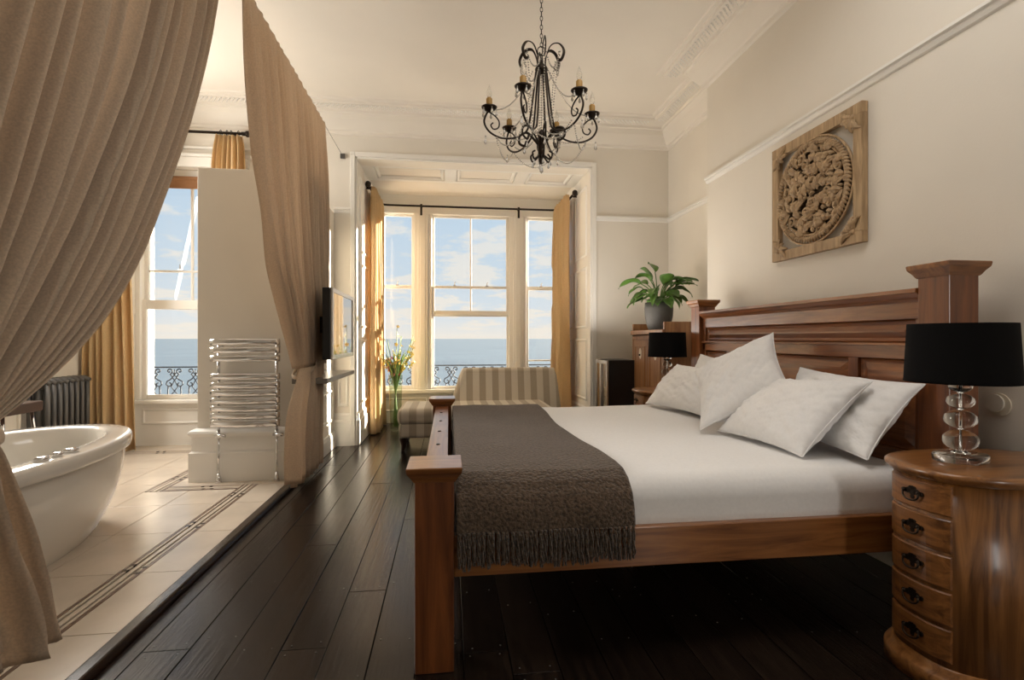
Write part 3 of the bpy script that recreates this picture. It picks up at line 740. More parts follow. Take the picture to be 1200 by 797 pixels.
# pillows from four corner points
def pillow(label, c00, c10, c11, c01, T, seed, back=.5, group='white pillows at the head of the bed'):
    P = [Vector(c) for c in (c00, c10, c11, c01)]; cen = sum(P, Vector())/4
    nrm = ((P[1]-P[0])+(P[2]-P[3])).cross((P[3]-P[0])+(P[2]-P[1])).normalized()
    if nrm.x > 0: nrm = -nrm
    def pt(u, v, side):
        pu = u*(1-.07*(1-v*v)*abs(u)); pv = v*(1-.09*(1-u*u)*abs(v))
        a, b = (pu+1)/2, (pv+1)/2
        p = P[0]*(1-a)*(1-b)+P[1]*a*(1-b)+P[2]*a*b+P[3]*(1-a)*b
        e = max(0, (1-abs(u)**2.4)*(1-abs(v)**2.4))**.55
        k = T*(1-back) if side > 0 else T*back
        wr = .012*noise.noise(Vector((u*1.8+seed, v*1.8, side)))+.010*noise.noise(Vector(((u+v)*1.6+seed, (u-v)*5.5, side+5)))+.006*(1-abs(noise.noise(Vector(((u-.6*v)*2+seed, (u+v)*7, side+9))))*2.2)
        # creases radiating from corners
        cr = .004*sin(14*atan2(v+1.2, u+1.2)+seed)*smoothstep(.2, 1, abs(u))*e
        return p+nrm*side*(k*e+(wr+cr)*min(1, e*2))
    m = MB(); N = 44
    m.grid(lambda s, t: pt(2*s-1, 2*t-1, 1), N, N); m.grid(lambda s, t: pt(2*s-1, 2*t-1, -1), N, N, flip=True)
    o = obj('pillow', m, SHEET, org=cen); tag(o, label, 'pillow', group)
    w = o.modifiers.new('w', 'WELD'); w.merge_threshold = .0005
    # piped seam round the edge, a part of the pillow
    ed = []
    for i in range(N): ed.append(pt(2*i/N-1, -1, 1))
    for i in range(N): ed.append(pt(1, 2*i/N-1, 1))
    for i in range(N): ed.append(pt(1-2*i/N, 1, 1))
    for i in range(N+1): ed.append(pt(-1, 1-2*i/N, 1))
    obj('piping', MB().tube(ed, .003, 5, caps=False), SHEET, o)
    return o
pillow('white pillow leaning at the near end of the headboard, by the crystal lamp', (1.68, 1.84, .66), (1.74, 2.56, .66), (1.94, 2.58, .99), (1.915, 1.815, .965), .15, 1)
pillow('white pillow in front of the near-end one, slumped flat towards the bed', (1.50, 1.98, .645), (1.44, 2.56, .655), (1.72, 2.54, .93), (1.80, 1.95, .965), .17, 2)
pillow('white pillow standing on one corner in the middle of the headboard', (1.34, 2.56, .66), (1.50, 2.93, .95), (1.86, 2.70, 1.185), (1.70, 2.33, .90), .17, 3)
pillow('plump white pillow at the far side, left of the corner-standing one', (1.60, 3.02, .66), (1.48, 3.66, .66), (1.72, 3.64, .955), (1.80, 3.00, .95), .18, 4)
pillow('white pillow against the headboard at the far post, only its tip showing', (1.80, 3.00, .65), (1.78, 3.70, .65), (1.93, 3.68, 1.03), (1.94, 3.00, 1.0), .12, 5)

# throw
th = thing('throw', 'brown woollen throw with a tasselled hem over the foot of the bed', 'throw', (.35, 1.9, .62))
ypath = [(3.88, .50), (3.87, .58), (3.84, .63), (3.76, .647), (3.3, .650), (2.8, .654), (2.3, .654), (1.95, .652), (1.87, .645), (1.815, .622), (1.775, .585), (1.758, .54), (1.752, .505), (1.750, .478)]
def throw_fn(s, t):
    k = t*(len(ypath)-1); i = min(int(k), len(ypath)-2); f_ = k-i
    y = ypath[i][0]*(1-f_)+ypath[i+1][0]*f_; z = ypath[i][1]*(1-f_)+ypath[i+1][1]*f_
    xr = .665-.05*sin(pi*smoothstep(1.8, 3.7, y)); x = .026+(xr-.026)*s
    n = noise.noise(Vector((x*5, y*4, z*4)))
    top = smoothstep(.55, .64, z)
    dy = -.008*(1-top)*(1+sin(x*21+z*5)*.6); z += top*.006*n+.004*top
    return (x, y+dy, z)
obj('cloth', MB().grid(throw_fn, 60, 104), THROW, th, solid=.012)
for i in range(38):
    x = .035+.62*i/37+R.uniform(-.003, .003); m = MB(); l = R.uniform(.10, .125); z0 = .478
    y0 = 1.744-.008*(1+sin(x*21+2.4)*.6)
    m.ball((x, y0, z0-.004), .007, 6, 4)
    for k in range(4):
        a = k*pi/2+R.random(); r = .0048
        m.tube([(x+r*cos(a+q*.7)+R.uniform(-.003, .003)*q/4, y0+r*sin(a+q*.7), z0-.006-l*q/5) for q in range(6)], [.0026, .0038, .0036, .0036, .0034, .002], 4)
    obj('tassel', m, THROW, th)

# ------------------------------------------------------------------ oval chests (nightstands)
def se_x(dy, a, b, n=2.6): return a*(max(0, 1-abs(dy/b)**n))**(1/n)
def ringf(a, b, n=2.6):
    def f(t, off):
        th = 2*pi*t; c, s = cos(th), sin(th)
        return (math.copysign(abs(c)**(2/n), c)*(a+off), math.copysign(abs(s)**(2/n), s)*(b+off))
    return f
def make_chest(label, cx, cy):
    t = thing('nightstand', label, 'nightstand', (cx, cy, 0), 'oval chests beside the bed')
    a, b = .305, .195; rf = ringf(a, b)
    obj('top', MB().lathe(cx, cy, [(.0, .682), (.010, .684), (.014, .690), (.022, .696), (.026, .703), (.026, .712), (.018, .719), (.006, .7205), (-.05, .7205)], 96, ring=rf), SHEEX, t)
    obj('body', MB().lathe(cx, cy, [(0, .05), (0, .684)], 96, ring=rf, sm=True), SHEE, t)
    obj('plinth', MB().lathe(cx, cy, [(.028, 0), (.028, .045), (.022, .055), (.008, .065), (.006, .082), (0, .085)], 96, ring=rf), SHEEX, t)
    zs = [.098, .216, .334, .452, .570, .678]
    for z0, z1 in zip(zs[:-1], zs[1:]):
        z0 += .006; z1 -= .006; hw = .107; V = []; F = []; n = 14
        for i in range(n+1):
            dy = -hw+2*hw*i/n; xx = cx-se_x(dy, a, b)
            for (o, z) in ((0.01, z0), (-.005, z0), (-.009, z0+.004), (-.009, z1-.004), (-.005, z1), (.01, z1)): V.append((xx+o, cy+dy, z))
        for i in range(n):
            for q in range(5): F.append((i*6+q, (i+1)*6+q, (i+1)*6+q+1, i*6+q+1)[::-1])
        F += [tuple(range(6)), tuple(n*6+q for q in range(6))[::-1]]
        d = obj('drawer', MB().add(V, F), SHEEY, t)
        zc = (z0+z1)/2; x0 = cx-a-.010; h = MB()
        # pierced back plate: a bat-wing of lobes, and a bail on two posts
        for (dy, dz, r) in ((0, .004, .013), (-.017, .006, .010), (.017, .006, .010), (-.032, .004, .008), (.032, .004, .008), (0, -.012, .008), (-.008, .018, .006), (.008, .018, .006), (0, .018, .007)):
            h.add([(x0-.001*(1+(abs(dy) > .02)), cy+dy+r*cos(q*pi/4), zc+dz+r*sin(q*pi/4)) for q in range(8)]+[(x0+.004, cy+dy+r*cos(q*pi/4), zc+dz+r*sin(q*pi/4)) for q in range(8)],
                  [tuple(range(8))]+[(q, (q+1) % 8, 8+(q+1) % 8, 8+q) for q in range(8)])
        for s in (-1, 1): h.ball((x0-.006, cy+s*.026, zc+.006), .0055, 8, 5)
        h.tube([(x0-.007-.005*sin(pi*q/10), cy-.028*cos(pi*q/10)*1.05, zc+.004-.026*sin(pi*q/10)**.6) for q in range(11)], .0032, 6)
        obj('handle', h, METAL, d)
    return t
make_chest('oval wooden chest of five drawers in the right foreground, carrying the nearer lamp', 1.884, 1.535)
make_chest('oval wooden chest beyond the far side of the bed, mostly hidden, carrying the farther lamp', 1.895, 4.12)

def make_lamp(label, x, y, z, top):
    t = thing('table_lamp', label, 'lamp', (x, y, z), 'crystal ball lamps beside the bed')
    b_ = MB().lathe(x, y, [(.088, z), (.090, z+.003), (.090, z+.021), (.087, z+.024)], 40, 1, .75)
    obj('base', b_, CRYSTAL, t)
    obj('base_collar', MB().lathe(x, y, [(.028, z+.0245), (.028, z+.03), (.012, z+.036)], 20), CHROME, t)
    zz = z+.034
    for (w_, h_) in ((.105, .076), (.097, .066), (.082, .055), (.069, .043)):
        obj('crystal_ball', MB().ball((x, y, zz+h_/2), w_/2, 16, 8, h_/w_), CRYSTAL, t); zz += h_+.003
        obj('spacer', MB().lathe(x, y, [(.009, zz-.006), (.009, zz+.003)], 12), CHROME, t)
    obj('rod', MB().tube([(x, y, z+.03), (x, y, zz+.12)], .0035, 8), CHROME, t)
    s0, s1 = top-.206, top
    sh = MB(); sh.lathe(x, y, [(.160, s0), (.150, s1)], 48, caps=False); sh.lathe(x, y, [(.1575, s0), (.1475, s1)], 48, caps=False)
    sh.lathe(x, y, [(.1575, s0), (.1605, s0-.001), (.1605, s0+.006)], 48, caps=False)
    o = obj('lamp_shade', sh, BLACKSH, t)
    r_ = MB()
    for q in range(3): a = q*2*pi/3; r_.tube([(x, y, s1-.02), (x+.148*cos(a), y+.148*sin(a), s1-.006)], .002, 5)
    r_.tube([(x, y, zz), (x, y, s1-.015)], .004, 6)
    obj('shade_carrier', r_, METAL, o)
    obj('bulb', MB().ball((x, y, zz+.07), .026, 12, 8, 1.3), IVORY, t)
    return t
make_lamp('black-shaded lamp on a stack of crystal balls, on the nearer oval chest', 1.79, 1.565, .7210, 1.203)
make_lamp('black-shaded crystal ball lamp on the far oval chest, in front of the tall cabinet', 1.85, 4.10, .7210, 1.203)

# round dimmer on the right wall
t = thing('wall_dimmer', 'round white wall knob beside the near headboard post', 'light switch', (XR, 1.815, .886))
def disc_x(x0, x1, y, z, r, n=28): return MB().tube([(x0, y, z), (x1, y, z)], r, n, sm=False)
obj('plate', disc_x(XR-.006, XR, 1.80, .88, .047), IVORY, t); obj('knob', disc_x(XR-.014, XR-.006, 1.81, .886, .036), PLASTIC, t)

# ------------------------------------------------------------------ carved panel on the right wall
cv = thing('carved_panel', 'square carved wooden wall panel with a roped circle of foliage', 'wall art', (XR, 2.83, 1.68))
py0, py1, pz0, pz1 = 2.448, 3.207, 1.672, 2.432; fw = .062; xf = XR-.04
for (a, b, c, d) in ((py0, py1, pz1-fw, pz1), (py0, py1, pz0, pz0+fw), (py0, py0+fw, pz0+fw, pz1-fw), (py1-fw, py1, pz0+fw, pz1-fw)):
    obj('frame_member', B(xf, XR-.002, a, b, c, d), CARVE, cv, bevel=.003)
cy_, cz_, rr = (py0+py1)/2, (pz0+pz1)/2, .292
rp = MB()
for k in range(84):      # twisted rope segments
    a = 2*pi*k/84; n = 5; pts = []
    for q in range(n):
        u = (q/(n-1)-.5); aa = a+u*.09; r_ = rr+u*.034; pts.append((xf+.004-.012*cos(u*pi), cy_+r_*cos(aa), cz_+r_*sin(aa)))
    rp.tube(pts, [.005, .009, .0105, .009, .005], 6)
obj('rope_ring', rp, CARVE, cv)
def ringtube(r, w): return MB().tube([(xf+.006, cy_+r*cos(2*pi*k/96), cz_+r*sin(2*pi*k/96)) for k in range(97)], w, 6, caps=False)
obj('ring_band', ringtube(rr+.028, .008), CARVE, cv); obj('ring_band', ringtube(rr-.028, .008), CARVE, cv)
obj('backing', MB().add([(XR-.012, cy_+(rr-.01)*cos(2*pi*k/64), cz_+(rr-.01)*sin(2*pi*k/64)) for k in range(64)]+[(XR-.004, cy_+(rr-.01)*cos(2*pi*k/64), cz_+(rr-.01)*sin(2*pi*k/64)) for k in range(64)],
    [tuple(range(64))]+[(k, (k+1) % 64, 64+(k+1) % 64, 64+k) for k in range(64)]), mat('shaded_carving_ground', (.10, .06, .03), .8), cv)  # darker wood colour stands in for shade in the carving's gaps
def acanthus(m, y, z, ang, ln, wd, curl, h0=.0):
    """a lobed leaf with a raised, curling tip"""
    ca, sa = cos(ang), sin(ang); nu, nv = 8, 12
    def fn(s, t):
        u = 2*s-1; lob = 1-.32*abs(sin(t*pi*3.5)); w_ = wd*(sin(pi*min(1, t*.92+.06))**.75)*lob
        bend = curl*t*t; lx = ln*(sin(bend)/curl if abs(curl) > .05 else t); lx = ln*t*cos(bend*.5); side = ln*t*sin(bend*.5)
        px, py_ = lx, u*w_+side
        h = h0+.012+.022*sin(pi*t)**.8+.010*t-.011*u*u+.004*cos(u*7)*(1-t)
        return (XR-.012-h*1.05, cy_+y+px*ca-py_*sa, cz_+z+px*sa+py_*ca)
    m.grid(fn, nu, nv)
def scroll(m, y, z, r, a0, sgn, h=.022):
    n = 20; pts = []; rad = []
    for q in range(n+1):
        a = a0+sgn*2*pi*1.25*q/n; k = r*(1-.8*q/n); pts.append((XR-.012-h-.010*q/n, cy_+y+k*cos(a), cz_+z+k*sin(a))); rad.append(.009*(1-.45*q/n))
    m.tube(pts, rad, 6); m.ball((XR-.012-h-.012, cy_+y, cz_+z), .010, 8, 5)
RR = random.Random(5); cells = []
for ring_r, cnt in ((0.0, 1), (.07, 6), (.128, 11), (.185, 15), (.235, 20)):
    for k in range(cnt): a = 2*pi*k/cnt+ring_r*9; cells.append((ring_r*cos(a), ring_r*sin(a), a, ring_r))
for i, (y, z, a, r_) in enumerate(cells):
    m = MB()
    if i % 3 == 2: scroll(m, y, z, .036, a+RR.uniform(-1, 1), RR.choice((-1, 1)))
    else:
        for q in range(2): acanthus(m, y+RR.uniform(-.012, .012), z+RR.uniform(-.012, .012), a+RR.uniform(-1.6, 1.6)+q*1.9, RR.uniform(.070, .098), RR.uniform(.024, .034), RR.uniform(-1.2, 1.2), RR.uniform(0, .008))
    obj('carved_scroll' if i % 3 == 2 else 'carved_leaf', m, CARVE, cv, solid=.003)
m = MB()
for i in range(90):
    a = RR.uniform(0, 2*pi); r_ = sqrt(RR.random())*.255; acanthus(m, r_*cos(a), r_*sin(a), RR.uniform(0, 6.28), RR.uniform(.04, .06), .019, RR.uniform(-1, 1), -.004)
o = obj('small_foliage', m, CARVE, cv); o['kind'] = 'stuff'
for sy in (-1, 1):
    for sz in (-1, 1):
        m = MB(); base = atan2(-sz, -sy); Y0, Z0 = sy*.315, sz*.315
        for q, da in enumerate((-1.0, -.5, 0, .5, 1.0)): acanthus(m, Y0, Z0, base+da, (.098, .085, .065, .085, .098)[q], .023, (-.8, -.4, 0, .4, .8)[q]*1.1, .004)
        m.ball((XR-.035, cy_+Y0, cz_+Z0), .016, 8, 5)
        obj('corner_leaf', m, CARVE, cv, solid=.003)

# ------------------------------------------------------------------ chandelier
CX, CY = .50, 2.70; ZC0 = 2.385
ch = thing('chandelier', 'black scrolled six-arm chandelier hung with crystal beads over the bed foot', 'chandelier', (CX, CY, 2.14))
def pol(r, a, z): return (CX+r*cos(a), CY+r*sin(a), z)
# chain
m = MB(); z = 2.735
i = 0
while z < 3.58:
    ax = (i % 2)*pi/2
    m.tube([(CX+.007*cos(q*pi/4)*cos(ax), CY+.007*cos(q*pi/4)*sin(ax), z+.015+.015*sin(q*pi/4)) for q in range(9)], .002, 5, caps=False); z += .024; i += 1
obj('chain', m, METAL, ch)
obj('ceiling_rose', MB().lathe(CX, CY, [(.02, 3.54), (.05, 3.56), (.065, 3.60)], 24), METAL, ch)
obj('hanging_loop', MB().tube([(CX+.022*cos(q*pi/8), CY, 2.715+.026*sin(q*pi/8)) for q in range(17)], .003, 6, caps=False), METAL, ch)
obj('central_column', MB().lathe(CX, CY, [(.004, 2.10), (.016, 2.115), (.010, 2.13), (.018, 2.15), (.02, 2.20), (.015, 2.24), (.024, 2.26), (.012, 2.28), (.004, 2.29)], 16), METAL, ch)
obj('crown_hub', MB().lathe(CX, CY, [(.006, 2.59), (.03, 2.60), (.036, 2.615), (.03, 2.63), (.012, 2.645), (.006, 2.70)], 16), METAL, ch)
cb = MB()
for q in range(22): cb.ball((CX, CY, 2.30+.0135*q), .0055, 6, 4)
obj('bead_column', cb, BEAD, ch)
def catmull(P, n=6):
    out = []
    for i in range(len(P)-1):
        p0 = Vector(P[max(i-1, 0)]); p1 = Vector(P[i]); p2 = Vector(P[i+1]); p3 = Vector(P[min(i+2, len(P)-1)])
        for k in range(n):
            t_ = k/n; out.append(.5*((2*p1)+(p2-p0)*t_+(2*p0-5*p1+4*p2-p3)*t_**2+(3*p1-p0-3*p2+p3)*t_**3))
    out.append(Vector(P[-1])); return out
def string(m, a, b, sag, n, r=.0045):
    a, b = Vector(a), Vector(b)
    for i in range(n+1):
        t_ = i/n; p = a.lerp(b, t_); p.z -= sag*4*t_*(1-t_)
        m.ball(p, r, 5, 3)
def drop(m, x, y, z, s=1):
    m.ball((x, y, z), .004*s, 5, 3)
    m.lathe(x, y, [(.0008, z-.034*s), (.0075*s, z-.026*s), (.005*s, z-.014*s), (.001, z-.004*s)], 6, sm=False)
for k in range(6):
    a = radians(1+60*k)
    arm = catmull([pol(.030, a, 2.60), pol(.042, a, 2.50), pol(.054, a, 2.40), pol(.066, a, 2.33), pol(.085, a, 2.272), pol(.15, a, 2.235), pol(.225, a, 2.232), pol(.285, a, 2.262), pol(.312, a, 2.31), pol(.300, a, 2.355), pol(.285, a, 2.372)])
    ar_ = obj('arm', MB().tube(arm, .0055, 6), METAL, ch)
    sc = catmull([pol(.285, a, 2.365), pol(.255, a, 2.348), pol(.232, a, 2.318), pol(.236, a, 2.285), pol(.262, a, 2.276), pol(.276, a, 2.296), pol(.264, a, 2.31)])
    obj('scroll', MB().tube(sc, .004, 6), METAL, ar_)
    # lower body scrolls
    sc = catmull([pol(.016, a+.5, 2.145), pol(.05, a+.5, 2.12), pol(.062, a+.5, 2.15), pol(.045, a+.5, 2.165)])
    obj('scroll', MB().tube(sc, .005, 6), METAL, ch)
    sc = catmull([pol(.012, a+.5, 2.20), pol(.045, a+.5, 2.245), pol(.085, a+.5, 2.285), pol(.125, a+.5, 2.275), pol(.13, a+.5, 2.235), pol(.10, a+.5, 2.215), pol(.088, a+.5, 2.24)])
    obj('scroll', MB().tube(sc, .007, 6, flat=(1, .6)), METAL, ch)
    # crown ribbon loop
    lp = catmull([pol(.022, a+.5, 2.61), pol(.028, a+.5, 2.68), pol(.055, a+.5, 2.735), pol(.10, a+.5, 2.735), pol(.128, a+.5, 2.69), pol(.112, a+.5, 2.645), pol(.088, a+.5, 2.655)])
    obj('crown_loop', MB().tube(lp, .009, 6, flat=(.35, 1)), METAL, ch)
    cup = obj('drip_cup', MB().lathe(CX+.285*cos(a), CY+.285*sin(a), [(.006, 2.366), (.016, 2.370), (.038, 2.384), (.043, 2.392), (.036, 2.390), (.012, 2.378)], 20), METAL, ch)
    x, y = CX+.285*cos(a), CY+.285*sin(a)
    obj('candle_sleeve', MB().lathe(x, y, [(.014, 2.378), (.0165, 2.386), (.0165, 2.436), (.012, 2.442)], 14), CANDLE, cup)
    obj('bulb', MB().lathe(x, y, [(.007, 2.442), (.0135, 2.458), (.014, 2.472), (.009, 2.492), (.003, 2.507), (.0006, 2.516)], 14), BULB, cup)
    be = MB()
    string(be, pol(.05, a, 2.60), pol(.275, a, 2.385), .07, 40)
    string(be, pol(.105, a+.5, 2.69), pol(.105, a+.5+pi/3, 2.69), .10, 22)
    string(be, pol(.10, a+.5, 2.69), pol(.06, a+.5, 2.32), -.01, 26)
    string(be, pol(.25, a, 2.24), pol(.25, a+pi/3, 2.24), .085, 30)
    string(be, pol(.02, a, 2.29), pol(.23, a, 2.26), .05, 22)
    o = obj('bead_string', be, BEAD, ch); o['kind'] = 'stuff'
    dr = MB()
    for q in range(5): b = 2*pi*q/5; drop(dr, x+.038*cos(b), y+.038*sin(b), 2.378)
    drop(dr, *pol(.305, a, 2.225)[:2], 2.235, 1.3); drop(dr, *pol(.10, a+.5, 2.2)[:2], 2.205, 1.1); drop(dr, *pol(.05, a+.5, 2.2)[:2], 2.118, 1)
    o = obj('crystal_drops', dr, BEAD, ch); o['kind'] = 'stuff'
dr = MB(); drop(dr, CX, CY, 2.10, 1.5); obj('crystal_drop', dr, BEAD, ch)

# ------------------------------------------------------------------ bath
bt_ = thing('bathtub', 'white oval freestanding whirlpool bath', 'bathtub', (-2.3, 2.6, TZ))
bx, by = -2.3, 2.6
def ov(ax, ay, n=2.15):
    def f(t_, _):
        th = 2*pi*t_; c, s = cos(th), sin(th)
        return (math.copysign(abs(c)**(2/n), c)*ax, math.copysign(abs(s)**(2/n), s)*ay)
    return f
def oval_loft(levels, n=96):
    V = []; F = []
    for (ax, ay, z) in levels:
        f = ov(ax, ay)
        for k in range(n): p = f(k/n, 0); V.append((bx+p[0], by+p[1], z))
    for i in range(len(levels)-1):
        for k in range(n): F.append((i*n+k, i*n+(k+1) % n, (i+1)*n+(k+1) % n, (i+1)*n+k))
    return V, F, n
lv = []
for i in range(13):
    t_ = i/12; g = sin(t_*pi/2)**.85; lv.append((.345+.175*g, .84+.105*g, TZ+.49*t_))
V, F, n = oval_loft(lv); obj('shell', MB().add(V, F, True), TUBM, bt_)
lv = [(.52, .945, .520), (.535, .965, .522), (.548, .975, .532), (.552, .98, .555), (.552, .98, .582), (.546, .975, .594), (.535, .965, .599), (.45, .89, .600), (.425, .865, .597), (.41, .85, .585), (.39, .82, .50), (.36, .77, .36), (.31, .70, .24), (.22, .58, .18), (.05, .2, .165)]
V, F, n = oval_loft(lv); mb = MB().add(V, F, True); L0 = (len(lv)-1)*n; mb.add([mb.v[L0+k] for k in range(n)], [tuple(range(n))], True)
obj('rim', mb, TUBM, bt_)
for (x, y, r) in ((-1.825, 2.52, .028), (-1.822, 2.61, .022), (-1.825, 2.70, .030)):
    obj('control_knob', MB().lathe(x, y, [(r, .598), (r, .612), (r*.9, .618), (r*.5, .619)], 20), CHROME, bt_)

# towel radiator
tr = thing('towel_radiator', 'chrome ladder towel radiator on the white partition', 'towel radiator', (-1.565, 4.18, TZ))
tx0, tx1, ty = -1.82, -1.31, 4.12
for x in (-1.775, -1.345):
    obj('upright', MB().tube([(x, 4.165, .43), (x, 4.165, 1.145)], .012, 10), CHROME, tr)
    obj('supply_pipe', MB().tube([(x, 4.165, TZ), (x, 4.165, .43)], .008, 8).lathe(x, 4.165, [(.022, TZ), (.020, TZ+.02), (.01, TZ+.07)], 14), CHROME, tr)
    obj('valve', MB().tube([(x-.02, 4.15, .40), (x+.06, 4.13, .40)], .013, 10).tube([(x, 4.165, .37), (x, 4.165, .43)], .014, 10), CHROME, tr)
    for z in (.50, 1.09): obj('wall_stay', MB().tube([(x, 4.165, z), (x, PY-.002, z)], .008, 8), CHROME, tr)
for z in (1.125, 1.062, .998, .858, .792, .733, .672, .612, .556, .496):
    pts = [(tx0+(tx1-tx0)*q/16, 4.135-.035*sin(pi*q/16), z) for q in range(17)]
    big = 1.25 if z < .5 else 1
    obj('bar', MB().tube(pts, .025*big, 10, flat=(1.0, .4)), CHROME, tr)
    obj('bar_clamp', MB().tube([(-1.775, 4.165, z), (-1.775, 4.13, z)], .009, 8).tube([(-1.345, 4.165, z), (-1.345, 4.13, z)], .009, 8), CHROME, tr)

# cast iron radiator on the left wall
cr_ = thing('column_radiator', 'dark grey cast-iron column radiator on the bathroom left wall', 'radiator', (-3.47, 5.0, TZ))
for i in range(8):
    y = 4.76+.068*i; s = MB()
    for x in (-3.54, -3.47, -3.40): s.tube([(x, y, .13), (x, y, .76)], .019, 8)
    s.tube([(-3.56, y, .76), (-3.52, y, .785), (-3.42, y, .785), (-3.38, y, .76)], .021, 8); s.tube([(-3.56, y, .14), (-3.52, y, .12), (-3.42, y, .12), (-3.38, y, .14)], .021, 8)
    s.tube([(-3.47, y-.034, .74), (-3.47, y+.034, .74)], .03, 10); s.tube([(-3.47, y-.034, .16), (-3.47, y+.034, .16)], .03, 10)
    if i in (0, 7): s.tube([(-3.54, y, .02), (-3.54, y, .13)], .016, 8).tube([(-3.40, y, .02), (-3.40, y, .13)], .016, 8)
    obj('section', s, RADI, cr_)
obj('pipe', MB().tube([(-3.47, 4.70, .74), (-3.47, 4.66, .76), (-3.47, 4.64, .70), (-3.50, 4.60, .62), (-3.50, 4.60, TZ)], .013, 8), PLASTIC, cr_)
obj('valve', MB().tube([(-3.47, 4.70, .74), (-3.47, 4.62, .74)], .02, 8).tube([(-3.47, 4.65, .74), (-3.47, 4.65, .86)], .016, 8), SILVER, cr_)
# stool with chrome legs at the very left
st = thing('stool', 'dark wooden stool with slanting chrome legs behind the bath, at the left edge', 'stool', (-3.42, 4.25, TZ))
obj('seat', B(-3.56, -3.20, 4.08, 4.44, .58, .66), DARKW, st, bevel=.01)
for (dx, dy) in ((-1, -1), (1, -1), (1, 1), (-1, 1)): obj('leg', MB().tube([(-3.38+dx*.13, 4.26+dy*.13, .58), (-3.38+dx*.17, 4.26+dy*.17, TZ)], .012, 8), CHROME, st)

# ------------------------------------------------------------------ mirror television, its shelf
tv = thing('television', 'silver-framed mirror television angled on the side wall, behind the tied curtain', 'television', (-.93, 4.5, 1.0))
ya, yb, xa, xb = 4.08, 5.05, -.905, -.925; z0, z1 = .985, 1.552
def slab(d0, d1, u0, u1, z0_, z1_):
    """u along the set from near to far, d depth behind the face"""
    tx, ty_ = xb-xa, yb-ya; l = sqrt(tx*tx+ty_*ty_); tx /= l; ty_ /= l; nx, ny = ty_, -tx
    V = []
    for z in (z0_, z1_):
        for d, u in ((d1, u0), (d0, u0), (d1, u1), (d0, u1)): V.append((xa+tx*u*l-nx*d, ya+ty_*u*l-ny*d, z))
    return MB().add(V, [(0, 2, 3, 1), (4, 5, 7, 6), (0, 1, 5, 4), (2, 6, 7, 3), (0, 4, 6, 2), (1, 3, 7, 5)])
obj('housing', slab(.012, .075, .0, 1, z0, z1), BLACKP, tv, bevel=.006)
obj('screen', slab(.002, .012, .03, .97, z0+.03, z1-.03), MIRROR, tv)
for a in ((0, .035, z0, z1), (.965, 1, z0, z1), (.035, .965, z0, z0+.035), (.035, .965, z1-.035, z1)): obj('frame_edge', slab(-.006, .012, *a), SILVER, tv, bevel=.003)
obj('wall_arm', B(-1.22, -.98, 4.5, 4.6, 1.2, 1.34), METAL, tv)
sf = obj('shelf', B(PX1, -.95, 4.12, 5.25, .795, .835), GREYS, bevel=.004, org=(-1.1, 4.7, .8)); tag(sf, 'grey shelf on the side wall under the mirror television', 'shelf')

# ------------------------------------------------------------------ chaise in the bay
cs = thing('chaise', 'cream and beige striped chaise with dark legs in front of the bay window', 'chaise', (.35, 5.5, 0))
obj('seat', MB().rbox(-.50, 1.10, 5.18, 5.86, .14, .30, .03, 6), CHAISEF, cs)
obj('seat_cushion', MB().rbox(-.52, 1.10, 5.16, 5.86, .27, .44, .06, 8), CHAISEF, cs)
bk = MB()
def back_pt(s, t_, side):
    z = .30+.46*t_; x = (.02+.16*t_**.8)*(1-s)+(1.26-.04*t_)*s
    y = 5.80+.10*t_+side
    return (x, y, z)
L_ = MB(); N = 20
L_.grid(lambda s, t_: back_pt(s, t_, -.04), N, 10); L_.grid(lambda s, t_: back_pt(s, t_, .06), N, 10, flip=True)
obj('backrest', L_, CHAISEF, cs)
e = [back_pt(0, i/8, .01) for i in range(9)]+[back_pt(i/10, 1, .01) for i in range(1, 11)]+[back_pt(1, 1-i/8, .01) for i in range(1, 9)]
obj('rolled_edge', MB().tube(e, .052, 10), CHAISEF, cs)
for (x, y, sx) in ((-.44, 5.24, -1), (-.44, 5.78, -1), (1.04, 5.24, 1), (1.04, 5.78, 1)):
    obj('leg', MB().tube([(x, y, .16), (x+sx*.03, y, .12), (x+sx*.015, y, .06), (x-sx*.01+sx*.04, y, 0)], [.042, .040, .026, .018], 10), DARKW, cs)

# vase and flowers
vx, vy = -.66, 6.42
vs_ = thing('vase', 'tall clear glass vase on the floor by the left bay curtain', 'vase', (vx, vy, 0))
obj('glass', MB().lathe(vx, vy, [(.055, .003), (.062, .01), (.072, .25), (.082, .55), (.088, .70), (.084, .70), (.078, .55), (.068, .25), (.058, .03), (.01, .025)], 28, caps=True), VASEG, vs_)
fw_ = thing('flowers', 'tall yellow and pink flower stems in the glass vase', 'flowers', (vx, vy, .1))
RF = random.Random(21)
def blossom(m, c, r, n=5):
    c = Vector(c); ax = Vector((RF.uniform(-1, 1), RF.uniform(-1, 1), RF.uniform(-.2, 1))).normalized(); a_ = ax.orthogonal().normalized(); b_ = ax.cross(a_)
    for k in range(n):
        th = 2*pi*k/n; d = a_*cos(th)+b_*sin(th); e_ = -a_*sin(th)+b_*cos(th)
        m.add([c, c+d*r*.6+e_*r*.35+ax*r*.3, c+d*r*1.1+ax*r*.55, c+d*r*.6-e_*r*.35+ax*r*.3], [(0, 1, 2, 3)], True)
